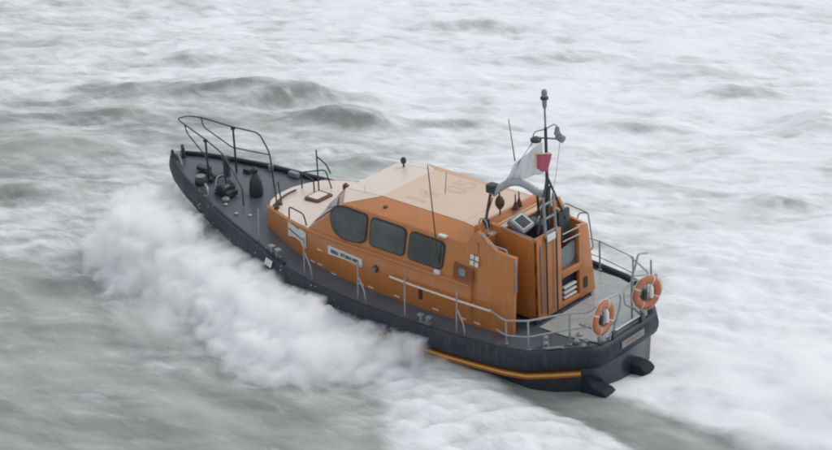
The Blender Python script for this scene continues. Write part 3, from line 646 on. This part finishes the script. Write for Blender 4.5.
rf = flag('red_flag', [(2.34, .10, 4.86), (2.34, .10, 4.52), (2.06, .12, 4.50), (1.92, .12, 4.98)], 10, 8, .025, 1.0, FLAGR, 'small red flag with a pale edge bunched on the mast', .4)
fr = MB()
fr.tube([(2.36, .13, 4.89), (2.15, .14, 4.93), (1.94, .13, 5.0)], .018, 6)
fr.tube([(2.36, .13, 4.89), (2.38, .12, 4.70), (2.36, .13, 4.54)], .02, 6)
fr.build('fringe', FLAGY, rf)

# ------------------------------------------------------------------ sea
RR = np.array([-.756251, -.654282]); AW = np.array([.654282, -.756251])     # across / along the wind rows
CAMW = Vector((-27.24737907, 38.65736243, 19.87756081))
rng = np.random.RandomState(3)
PERM = rng.permutation(512).astype(np.int64); ANG = rng.rand(512) * 2 * PI
GX, GY = np.cos(ANG), np.sin(ANG)
def perlin(x, y, seed=0):
    xi = np.floor(x).astype(np.int64); yi = np.floor(y).astype(np.int64); xf = x - xi; yf = y - yi
    def g(ix, iy, dx, dy):
        h = PERM[(PERM[(ix + seed * 37) & 511] + iy) & 511]; return GX[h] * dx + GY[h] * dy
    u = xf ** 3 * (xf * (xf * 6 - 15) + 10); v = yf ** 3 * (yf * (yf * 6 - 15) + 10)
    a = g(xi, yi, xf, yf); b = g(xi + 1, yi, xf - 1, yf); c = g(xi, yi + 1, xf, yf - 1); d = g(xi + 1, yi + 1, xf - 1, yf - 1)
    return (a + (b - a) * u) * (1 - v) + (c + (d - c) * u) * v * 1.0
def fbm(x, y, o=4, seed=0):
    s = 0; a = 1; t = 0
    for k in range(o): s = s + a * perlin(x * 2 ** k + 17 * k, y * 2 ** k - 9 * k, seed + k); t += a; a *= .55
    return s / t * 1.6
def sm(a, b, x): t = np.clip((x - a) / (b - a), 0, 1); return t * t * (3 - 2 * t)
def poly_sd(px, py, poly):
    """signed distance, negative inside"""
    d = np.full(px.shape, 1e9); ins = np.zeros(px.shape, bool); N = len(poly)
    for i in range(N):
        x0, y0 = poly[i]; x1, y1 = poly[(i + 1) % N]; ex, ey = x1 - x0, y1 - y0
        t = np.clip(((px - x0) * ex + (py - y0) * ey) / (ex * ex + ey * ey), 0, 1)
        d = np.minimum(d, np.hypot(px - x0 - t * ex, py - y0 - t * ey))
        c = ((y0 > py) != (y1 > py)) & (px < (x1 - x0) * (py - y0) / (y1 - y0 + 1e-12) + x0); ins ^= c
    return np.where(ins, -d, d)

HEAP = [(15.9, 1.0), (12.4, 4.2), (12.3, 3.4), (11.3, 3.3), (9.7, 3.7), (7.7, 4.8), (6.4, 5.6), (5.4, 5.2), (4.8, 4.5), (4.5, 3.4), (4.3, 2.4), (4.1, 1.4), (7.0, 0.4), (10.3, -0.3), (16.2, -2.6), (17.8, -2.3)]
WASHQ = [(4.3, 3.6), (4.3, 2.4), (3.8, 2.0), (2.4, 2.5), (0.2, 2.9), (-1.3, 3.1), (-3.1, 3.8), (0.4, 8.4), (1.3, 6.4), (2.6, 5.2)]
CALM = [(18.3, 4.6), (12.0, 4.8), (9.8, 4.6), (6.0, 6.1), (3.7, 4.4), (2.6, 5.2), (1.3, 6.4), (-0.2, 9.0), (6.5, 14.8)]
BAND = [(4.2, 1.5), (1.7, 1.7), (0.1, 0.9), (-1.6, 1.1), (-3.2, 1.2), (-5.2, 1.2), (-5.0, 2.5), (-2.6, 3.2), (-1.0, 2.8), (0.4, 2.6), (2.5, 2.2)]
STERN = [(0.6, 0.6), (0.2, 1.1), (-1.6, 1.0), (-3.4, 1.1), (-5.6, 0.8), (-7.9, -0.0), (-1.2, -12.3), (1.9, -11.6), (4.0, -8.7), (2.1, -4.7), (1.2, -2.1)]
GREEN = [(30.8, -5.2), (25.7, -5.8), (24.8, -10.4), (21.9, -12.5), (18.1, -12.5), (15.5, -9.2), (17.0, -5.4), (19.8, -3.0), (23.7, 0.4)]
# swells with a face of their own: x, y, half length, half width, height
RIDGES = [ (26.4, -8.4, 1.4, 0.40, 0.28), (23.3, -10.3, 2.0, 0.45, 0.36), (20.8, -11.2, 1.7, 0.50, 0.62), (18.1, -10.4, 1.5, 0.42, 0.60), (20.0, 0.5, 1.7, 0.45, 0.32), (24.1, -6.5, 1.3, 0.35, 0.22), (14.4, 4.9, 1.7, 0.45, 0.30), (11.0, -15.8, 1.4, 0.40, 0.22), (8.4, -11.3, 1.2, 0.35, 0.22), (6.9, -19.3, 1.1, 0.50, 0.40), (3.6, -12.1, 1.0, 0.35, 0.30), (13.1, -22.1, 1.8, 0.50, 0.25), (15.6, -12.4, 1.4, 0.35, 0.20), (17.7, -20.6, 1.8, 0.40, 0.20), (10.8, -20.9, 1.1, 0.35, 0.20), (26.2, -12.9, 2.0, 0.50, 0.20), (22.3, -22.0, 2.2, 0.50, 0.25), (11.6, 6.1, 1.3, 0.30, 0.14), (15.2, -7.5, 1.4, 0.40, 0.25), (22.6, -3.1, 1.5, 0.40, 0.22) ]
def axis(lo, hi, step, far, grow=1.16):
    a = list(np.arange(lo, hi, step)); b = []; s_ = step; x = a[-1]
    while x < far: s_ = min(s_ * grow, 900); x += s_; b.append(x)
    c = []; s_ = step; x = lo
    while x > -far: s_ = min(s_ * grow, 900); x -= s_; c.append(x)
    return np.array(c[::-1] + a + b)
sa = axis(-22, 22, .095, 4500); ta = axis(-20, 34, .085, 4500)       # across, away
cS, cT = 0.0, 0.0
S_, T_ = np.meshgrid(sa, ta); o0 = np.array([9.5, -4.5])
WX = o0[0] + S_ * RR[0] + T_ * AW[0]; WY = o0[1] + S_ * RR[1] + T_ * AW[1]
fade = 1 - sm(60, 260, np.hypot(S_, T_))
hd = poly_sd(WX, WY, HEAP); wq = poly_sd(WX, WY, WASHQ); cm_ = poly_sd(WX, WY, CALM); bd = poly_sd(WX, WY, BAND); sd = poly_sd(WX, WY, STERN); gd = poly_sd(WX, WY, GREEN)
# hull footprint
HULLP = [(13.8, 0), (12, 1.1), (9, 1.95), (5.6, 2.35), (3, 2.3), (1.2, 2.0), (.1, 1.0), (.1, -1.0), (1.2, -2.0), (3, -2.3), (5.6, -2.35), (9, -1.95), (12, -1.1)]
hu = poly_sd(WX, WY, HULLP)
wx_ = S_ + .9 * fbm(S_ / 6, T_ / 5, 3, 5); wt_ = T_ + .7 * fbm(S_ / 5, T_ / 4, 3, 9)
def crest(x, y, seed): return 1 - np.abs(perlin(x, y, seed)) * 2.6
H = .24 * perlin(wx_ / 8.5, wt_ / 4.2, 1) + .085 * crest(wx_ / 4.0, wt_ / 1.8, 2) + .070 * crest(wx_ / 1.9, wt_ / .85, 3) + .055 * perlin(wx_ / 1.05, wt_ / .5, 4) + .03 * perlin(wx_ / .55, wt_ / .3, 6) + .012 * perlin(wx_ / .28, wt_ / .18, 8)
calm = 1 - .5 * (1 - sm(-.3, 1.2, cm_)) - .35 * (1 - sm(-.2, .6, bd)); calm = calm * (1 - .25 * (1 - sm(-1, 1.5, sd)))
H *= calm * fade
rk = np.zeros_like(H)
for x, y, L, Wd, hh in RIDGES:
    ds = (WX - x) * RR[0] + (WY - y) * RR[1]; dt = (WX - x) * AW[0] + (WY - y) * AW[1]
    dt = dt + .60 * fbm(ds / 1.7 + x, dt / 1.2 + y, 4, 11) + .04 * ds * ds / max(L, .1)
    prof = np.where(dt > 0, np.exp(-(dt / (Wd * 2.2)) ** 2), np.exp(-(dt / Wd) ** 2)) * np.exp(-(ds / L) ** 2)
    H += .85 * hh * prof; rk += np.exp(-((dt + Wd * .7) / (Wd * .9)) ** 2) * np.exp(-(ds / L) ** 2)
fo = fbm(wx_ / 3.2, wt_ / 1.35, 5, 21); fo2 = fbm(wx_ / 1.1, wt_ / .5, 4, 31); fo3 = fbm(S_ / 9, T_ / 6, 3, 41)
side = sm(-16, 12, S_ + .35 * T_)                                     # the water right of and beyond the boat is whiter
bias = .36 + .48 * side + .16 * sm(2, 14, T_) + .18 * fo3
F = bias + .50 * fo + .34 * fo2 - .62 * np.clip(rk, 0, 1) * (.75 + .8 * fo2) - .8 * np.maximum(0, .02 - H) * (1 - side * .6)
near0 = sm(.0, -.15, hu) * 0 + (hu < .12)
F = F - .42 * (1 - sm(-.8, 1.6, cm_)) - .30 * (1 - sm(-1.5, 2.0, gd))
F = F + .55 * np.exp(-(((WX - 17.3) * RR[0] + (WY + 11.7) * RR[1]) / 1.7) ** 2 - (((WX - 17.3) * AW[0] + (WY + 11.7) * AW[1]) / 1.0) ** 2) * (.8 + fo2)
F = np.where(F < 0, 0, F)
w1 = 1 - sm(-.35, .25, wq + .35 * fo2 + .2 * fo); F = F * (1 - w1) + w1 * (.80 + .5 * fo2)
w2 = 1 - sm(-.3, .7, sd + .5 * fo); F = F * (1 - w2) + w2 * (1.02 + .15 * fo + .22 * fo2)
w3 = 1 - sm(-.4, .35, hd + .3 * fo2 + .25 * fo); F = F * (1 - w3) + w3 * 1.0
H = H * (1 - .3 * w2)
w4 = 1 - sm(-.35, .15, bd + .15 * fo2); F = F * (1 - w4) + w4 * (-.12 + .10 * fo2)
w5 = np.exp(-np.clip(hu, 0, 9) / .5) * (WY < 0); F = np.maximum(F, w5 * 1.1 * (.7 + .5 * fo2))
F = np.clip(F, -.2, 1.15)
HEAPL = [(13.8, 1.7), (12.5, 1.5), (11, 1.25), (9.5, 1.1), (8, 1.05), (6.5, .95), (5.4, .75), (4.6, .45), (3.8, .15)]
hx = np.interp(WX, [p[0] for p in HEAPL[::-1]], [p[1] for p in HEAPL[::-1]])
bounce_core = sm(0.0, .9, -hd) * (1 - near0) * (1 - sm(10.8, 13.4, WX))
H += .62 * hx * bounce_core * (1 + .35 * fo2 + .2 * fo)  # foam sea raised inside the spray, added to bounce light into it
H += .10 * w1 * (.5 + fo2 * 1.2) + .22 * w3 * (.4 + fo2) + w2 * (.12 + .16 * fbm((WX + .38 * WY) / 4.5, (WY - .38 * WX) / 1.0, 3, 61) + .09 * fo2) + .05 * np.clip(F, 0, 1) * fo2
near = np.exp(-np.clip(hu, 0, 9) / .8) * (1 - sm(0, .6, -hd)); H = H * (1 - .75 * near) + .24 * near * sm(.6, 2.2, WX) + .02 * near
H = np.where(hu < -.3, -.35, H) - w4 * .07 - .02 * np.exp(-((WX + .3) / 1.0) ** 2 - ((WY - .1) / 1.4) ** 2)
nT, nS = H.shape
verts = np.empty((nT * nS, 3), np.float32); verts[:, 0] = WX.ravel(); verts[:, 1] = WY.ravel(); verts[:, 2] = H.ravel()
idx = np.arange(nT * nS).reshape(nT, nS)
q = np.stack([idx[:-1, :-1], idx[1:, :-1], idx[1:, 1:], idx[:-1, 1:]], -1).reshape(-1, 4)
me = bpy.data.meshes.new('sea'); me.vertices.add(len(verts)); me.vertices.foreach_set('co', verts.ravel())
me.loops.add(q.size); me.loops.foreach_set('vertex_index', q.ravel().astype(np.int32)); me.polygons.add(len(q))
me.polygons.foreach_set('loop_start', np.arange(0, q.size, 4, dtype=np.int32)); me.polygons.foreach_set('loop_total', np.full(len(q), 4, np.int32))
me.update(); me.validate()
if me.polygons[0].normal.z < 0: me.flip_normals()
me.polygons.foreach_set('use_smooth', np.ones(len(me.polygons), bool))
at = me.attributes.new('foam', 'FLOAT', 'POINT'); at.data.foreach_set('value', F.ravel().astype(np.float32))
sea = bpy.data.objects.new('sea', me); COL.objects.link(sea)
tag(sea, 'grey-green rough sea streaked with pale foam', None, None, 'structure')

m = bpy.data.materials.new('sea_water'); m.use_nodes = True; nt = m.node_tree; b = nt.nodes['Principled BSDF']; L = nt.links.new
def nd(t, **k):
    x = nt.nodes.new(t)
    for a_, v_ in k.items(): setattr(x, a_, v_)
    return x
tc = nd('ShaderNodeTexCoord'); mp = nd('ShaderNodeMapping'); mp.inputs['Rotation'].default_value = (0, 0, math.radians(-40.9)); mp.inputs['Scale'].default_value = (.42, 1, 1)
# rotate so that x runs along the wave crests
L(tc.outputs['Object'], mp.inputs['Vector'])
fa = nd('ShaderNodeAttribute', attribute_name='foam')
n1 = nd('ShaderNodeTexNoise'); n1.inputs['Scale'].default_value = 2.6; n1.inputs['Detail'].default_value = 9; n1.inputs['Roughness'].default_value = .66; n1.inputs['Distortion'].default_value = .5
L(mp.outputs[0], n1.inputs['Vector'])
n2 = nd('ShaderNodeTexNoise'); n2.inputs['Scale'].default_value = .7; n2.inputs['Detail'].default_value = 6; L(mp.outputs[0], n2.inputs['Vector'])
ad = nd('ShaderNodeMath', operation='MULTIPLY_ADD'); ad.inputs[1].default_value = 1.15; L(n1.outputs['Fac'], ad.inputs[0]); 
s1 = nd('ShaderNodeMath', operation='ADD'); s1.inputs[1].default_value = -.55; L(fa.outputs['Fac'], s1.inputs[0]); L(s1.outputs[0], ad.inputs[2])
mr = nd('ShaderNodeMapRange', interpolation_type='SMOOTHSTEP'); mr.inputs[1].default_value = -.05; mr.inputs[2].default_value = 1.15; L(ad.outputs[0], mr.inputs[0])
wc = nd('ShaderNodeMix', data_type='RGBA'); wc.inputs[6].default_value = (.185, .21, .195, 1); wc.inputs[7].default_value = (.35, .37, .35, 1); w2r = nd('ShaderNodeMapRange'); w2r.inputs[1].default_value = .36; w2r.inputs[2].default_value = .64; L(n2.outputs['Fac'], w2r.inputs[0]); L(w2r.outputs[0], wc.inputs[0])
fc = nd('ShaderNodeMix', data_type='RGBA'); fc.inputs[7].default_value = (.75, .77, .795, 1); L(mr.outputs[0], fc.inputs[0]); L(wc.outputs[2], fc.inputs[6])
L(fc.outputs[2], b.inputs['Base Color'])
rr = nd('ShaderNodeMapRange'); rr.inputs[3].default_value = .22; rr.inputs[4].default_value = .7; L(mr.outputs[0], rr.inputs[0]); L(rr.outputs[0], b.inputs['Roughness'])
b.inputs['IOR'].default_value = 1.33
nb = nd('ShaderNodeTexNoise'); nb.inputs['Scale'].default_value = 5; nb.inputs['Detail'].default_value = 5; L(mp.outputs[0], nb.inputs['Vector'])
bu = nd('ShaderNodeBump'); bu.inputs['Strength'].default_value = .35; bu.inputs['Distance'].default_value = .06; L(nb.outputs['Fac'], bu.inputs['Height'])
L(bu.outputs[0], b.inputs['Normal']); me.materials.append(m)

# ------------------------------------------------------------------ spray (volumes built from many overlapping puffs)
def vol_mat(name, dens, lo, hi, nscale, col=(.995, .997, 1.0), stretch=(1, 1, 1)):
    m = bpy.data.materials.new(name); m.use_nodes = True; nt = m.node_tree; nt.nodes.clear(); L = nt.links.new
    o = nt.nodes.new('ShaderNodeOutputMaterial'); v = nt.nodes.new('ShaderNodeVolumePrincipled'); L(v.outputs[0], o.inputs['Volume'])
    v.inputs['Color'].default_value = (*col, 1); v.inputs['Anisotropy'].default_value = 0.0; v.inputs['Density Attribute'].default_value = ''
    a = nt.nodes.new('ShaderNodeAttribute'); a.attribute_name = 'density'
    tc = nt.nodes.new('ShaderNodeTexCoord'); no = nt.nodes.new('ShaderNodeTexNoise'); no.inputs['Scale'].default_value = nscale; no.inputs['Detail'].default_value = 4; no.inputs['Roughness'].default_value = .6
    mp = nt.nodes.new('ShaderNodeMapping'); mp.inputs['Scale'].default_value = stretch; L(tc.outputs['Object'], mp.inputs['Vector']); L(mp.outputs[0], no.inputs['Vector']); no.inputs['Distortion'].default_value = .6
    # eroded density: attribute minus noise
    e1 = nt.nodes.new('ShaderNodeMapRange'); e1.inputs[1].default_value = .3; e1.inputs[2].default_value = .7; e1.inputs[3].default_value = lo; e1.inputs[4].default_value = hi; L(no.outputs['Fac'], e1.inputs[0])
    sb = nt.nodes.new('ShaderNodeMath'); sb.operation = 'SUBTRACT'; L(a.outputs['Fac'], sb.inputs[0]); L(e1.outputs[0], sb.inputs[1])
    mx = nt.nodes.new('ShaderNodeMath'); mx.operation = 'MAXIMUM'; mx.inputs[1].default_value = 0; L(sb.outputs[0], mx.inputs[0])
    ml = nt.nodes.new('ShaderNodeMath'); ml.operation = 'MULTIPLY'; ml.inputs[1].default_value = dens; L(mx.outputs[0], ml.inputs[0]); L(ml.outputs[0], v.inputs['Density'])
    return m
def puff_volume(name, puffs, voxel, band, m, label):
    """one mesh of overlapping spheres, turned into a soft density grid"""
    bm = bmesh.new()
    for (x, y, z, r, sx, sy, sz) in puffs:
        M_ = Matrix.Translation((x, y, z)) @ Matrix.Diagonal((sx, sy, sz, 1)); bmesh.ops.create_icosphere(bm, subdivisions=2, radius=r, matrix=M_)
    me = bpy.data.meshes.new(name); bm.to_mesh(me); bm.free(); o = bpy.data.objects.new(name, me); COL.objects.link(o); me.materials.append(m)
    ng = bpy.data.node_groups.new(name, 'GeometryNodeTree'); ng.interface.new_socket('Geometry', in_out='INPUT', socket_type='NodeSocketGeometry'); ng.interface.new_socket('Geometry', in_out='OUTPUT', socket_type='NodeSocketGeometry')
    gi = ng.nodes.new('NodeGroupInput'); go = ng.nodes.new('NodeGroupOutput'); mv = ng.nodes.new('GeometryNodeMeshToVolume'); sm_ = ng.nodes.new('GeometryNodeSetMaterial')
    mv.resolution_mode = 'VOXEL_SIZE'; mv.inputs['Voxel Size'].default_value = voxel; mv.inputs['Density'].default_value = 1.0; mv.inputs['Interior Band Width'].default_value = band
    sm_.inputs['Material'].default_value = m
    ng.links.new(gi.outputs[0], mv.inputs['Mesh']); ng.links.new(mv.outputs[0], sm_.inputs['Geometry']); ng.links.new(sm_.outputs[0], go.inputs[0])
    md = o.modifiers.new('spray', 'NODES'); md.node_group = ng
    tag(o, label, None, None, 'stuff'); return o
OUT = [(3.6, 2.5), (4.3, 2.9), (4.8, 4.3), (5.4, 5.0), (6.4, 5.4), (7.7, 4.7), (9.7, 3.7), (11.3, 3.3), (12.4, 3.4), (13.6, 3.2), (14.6, 2.0)]
TOP = [(3.6, .35), (4.6, .6), (5.5, .85), (6.5, 1.0), (8, 1.15), (9.5, 1.35), (11, 1.6), (12.5, 1.9), (13.6, 2.0), (14.6, 1.4)]
INN = [(3.6, 2.35), (5, 2.42), (7.5, 2.25), (9, 1.85), (10.5, 1.4), (12, .85), (13.2, .4), (14.6, .1)]
pf = []
for i in range(900):
    x = random.uniform(3.9, 14.0); v = random.random() ** .8; yi, yo, tp = lerp(INN, x), lerp(OUT, x), lerp(TOP, x)
    r = random.uniform(.26, .60) * (1 - .25 * v) * (.55 + .45 * min(1, (x - 3.2) / 3)); y = yi + .05 + (yo - yi - r * .6) * v
    prof = (.72 + .38 * math.sin(PI * min(1, v * 1.25)) ** .8) * (1 - v ** 7) ** .6
    zt = max(.05, tp * prof - r * .7); z = zt * (random.random() ** .45) - .05
    d = y - hb(min(x, 14.1)) - r; lim = zd(x) - .60 + .36 * max(0, d) - (0 if d > -.25 else .25)
    z = min(z, lim - r * .9)
    if z < -.35: continue
    pf.append((x, y, z, r, random.uniform(1, 1.5), random.uniform(.9, 1.2), random.uniform(.75, 1)))
bow_spray = puff_volume('bow_spray', pf, .055, .32, vol_mat('dense_spray', 20, -.35, .12, 2.0, stretch=(1.5, .6, .9)), 'thick white bow spray heaped along the near side of the hull')
pf = []
for i in range(420):
    t = random.random(); x = random.uniform(9.5, 16.8); y = random.uniform(.9, 5.6) if x < 14.4 else random.uniform(-.2, 4.0)
    r = random.uniform(.45, .85); z = random.uniform(.1, 2.0 * max(.15, 1 - .25 * abs(y - 1.6)))
    z = max(.1, z); d = y - hb(min(x, 14.1)) - r
    if -(.756 * x + .654 * y) < -11.9 + r * 1.1: continue
    if x < 14.6 and (d < .1 or z + r > zd(x) - .35 + .42 * d): continue
    pf.append((x, y, z, r, 1.2, 1.1, 1))
bow_mist = puff_volume('bow_mist', pf, .11, .7, vol_mat('thin_mist', 2.3, -.2, .5, .7), 'thin white mist blowing off the bow wave')
pf = []
for i in range(380):
    t = random.random(); x = -1.55 - 6.9 * t; w_ = 1.1 + 4.5 * t; y = -.4 - 3.2 * t + random.uniform(-1, 1) * w_ * (.9 if random.random() < .8 else .5)
    if poly_sd(np.array([x]), np.array([y]), BAND)[0] < .25 or y > 1.3 - .1 * t: continue
    if x > .1 - .3 and abs(y) < 1.6: pass
    tp = (.35 + 1.0 * math.sin(min(1, t * 1.6) * PI * .6)) * max(.2, 1 - abs(y + .4 + 3.2 * t) / (w_ * 1.2))
    nr_ = min(1, max(0, (-1.6 - x) / 3)); tp *= .15 + .85 * nr_
    r = random.uniform(.22, .55) * (.5 + .5 * nr_); z = random.uniform(-.15, max(-.1, tp - r * .6)); pf.append((x - .15, y, z, r, random.uniform(1.2, 2.0), 1, .8))
for i in range(14):
    pf.append((random.uniform(-1.6, -1.1), random.uniform(-2.4, -.9), random.uniform(-.15, .02), random.uniform(.12, .24), 1.4, 1, .8))
stern_spray = puff_volume('stern_spray', pf, .08, .34, vol_mat('wash_spray', 8, -.3, .25, 1.0, stretch=(.5, 1.4, 1)), 'white wash thrown up behind the stern')

dr = MB()
for i in range(1500):
    x = random.uniform(5, 15.5); yi, yo, tp = lerp(INN, x), lerp(OUT, x), lerp(TOP, x); v = random.random()
    z = tp * (.8 + abs(random.gauss(0, .22))) if random.random() < .5 else random.uniform(.05, .7); y = yi + .25 + (yo - yi) * (v if z > .8 else 1.0 + abs(random.gauss(0, .10)))
    r = random.uniform(.004, .013); dr.add([(x + r, y, z), (x - r, y, z), (x, y + r, z), (x, y - r, z), (x, y, z + r * 1.4), (x, y, z - r * 1.4)], [(0, 2, 4), (2, 1, 4), (1, 3, 4), (3, 0, 4), (2, 0, 5), (1, 2, 5), (3, 1, 5), (0, 3, 5)])
tag(dr.build('spray_droplets', mat('droplets', (.8, .82, .84), .3), None), 'fine droplets flung from the bow spray', None, None, 'stuff')

# ------------------------------------------------------------------ light: overcast day
world = bpy.data.worlds.new('World'); SC.world = world; world.use_nodes = True; wn = world.node_tree; bg = wn.nodes['Background']
sky = wn.nodes.new('ShaderNodeTexSky'); sky.sky_type = 'NISHITA'; sky.sun_disc = False
el, az = math.radians(52), math.radians(205)
sky.sun_elevation = el; sky.sun_rotation = az; sky.air_density = 1.0; sky.dust_density = 6.0; sky.ozone_density = 1.0
hs = wn.nodes.new('ShaderNodeHueSaturation'); hs.inputs['Saturation'].default_value = .22; hs.inputs['Value'].default_value = 1.0
wn.links.new(sky.outputs[0], hs.inputs['Color'])
# cloud cover: evens the sky out
mxc = wn.nodes.new('ShaderNodeMix'); mxc.data_type = 'RGBA'; mxc.inputs[7].default_value = (6.4, 6.7, 7.1, 1)
tcw = wn.nodes.new('ShaderNodeTexCoord'); cn = wn.nodes.new('ShaderNodeTexNoise'); cn.inputs['Scale'].default_value = 2.5; cn.inputs['Detail'].default_value = 5
mrc = wn.nodes.new('ShaderNodeMapRange'); mrc.inputs[1].default_value = .3; mrc.inputs[2].default_value = .7; mrc.inputs[3].default_value = .55; mrc.inputs[4].default_value = .9
wn.links.new(tcw.outputs['Generated'], cn.inputs['Vector']); wn.links.new(cn.outputs['Fac'], mrc.inputs[0]); wn.links.new(mrc.outputs[0], mxc.inputs[0])
wn.links.new(hs.outputs[0], mxc.inputs[6]); wn.links.new(mxc.outputs[2], bg.inputs['Color']); bg.inputs['Strength'].default_value = .12
sl = bpy.data.lights.new('sun', 'SUN'); sl.energy = 1.0; sl.angle = math.radians(25); sl.color = (1, .97, .93)
so = bpy.data.objects.new('sun', sl); COL.objects.link(so)
sd_ = Vector((math.sin(az) * math.cos(el), math.cos(az) * math.cos(el), math.sin(el))); so.rotation_euler = sd_.to_track_quat('Z', 'Y').to_euler()

# ------------------------------------------------------------------ camera
cd = bpy.data.cameras.new('camera'); cam = bpy.data.objects.new('camera', cd); COL.objects.link(cam); SC.camera = cam
r_ = Vector((-0.75625082, -0.65428182, 0)); u_ = Vector((0.21380419, -0.24712531, 0.9451015)); w_ = Vector((-0.61836273, 0.71473378, 0.32677692))
cam.matrix_world = Matrix(((r_.x, u_.x, w_.x, CAMW.x), (r_.y, u_.y, w_.y, CAMW.y), (r_.z, u_.z, w_.z, CAMW.z), (0, 0, 0, 1)))
cd.sensor_width = 36; cd.lens = 36 * 2310 / 832; cd.clip_end = 12000; cd.clip_start = .5
SC.view_settings.view_transform = 'Standard'; SC.view_settings.look = 'None'; SC.view_settings.exposure = .04; SC.view_settings.gamma = 1
SC.render.engine = 'CYCLES'; c = SC.cycles
c.use_denoising = True; c.filter_width = 2.1; c.max_bounces = 18; c.volume_bounces = 16; c.diffuse_bounces = 3; c.glossy_bounces = 3; c.transparent_max_bounces = 8; c.volume_step_rate = 1.0; c.volume_max_steps = 256
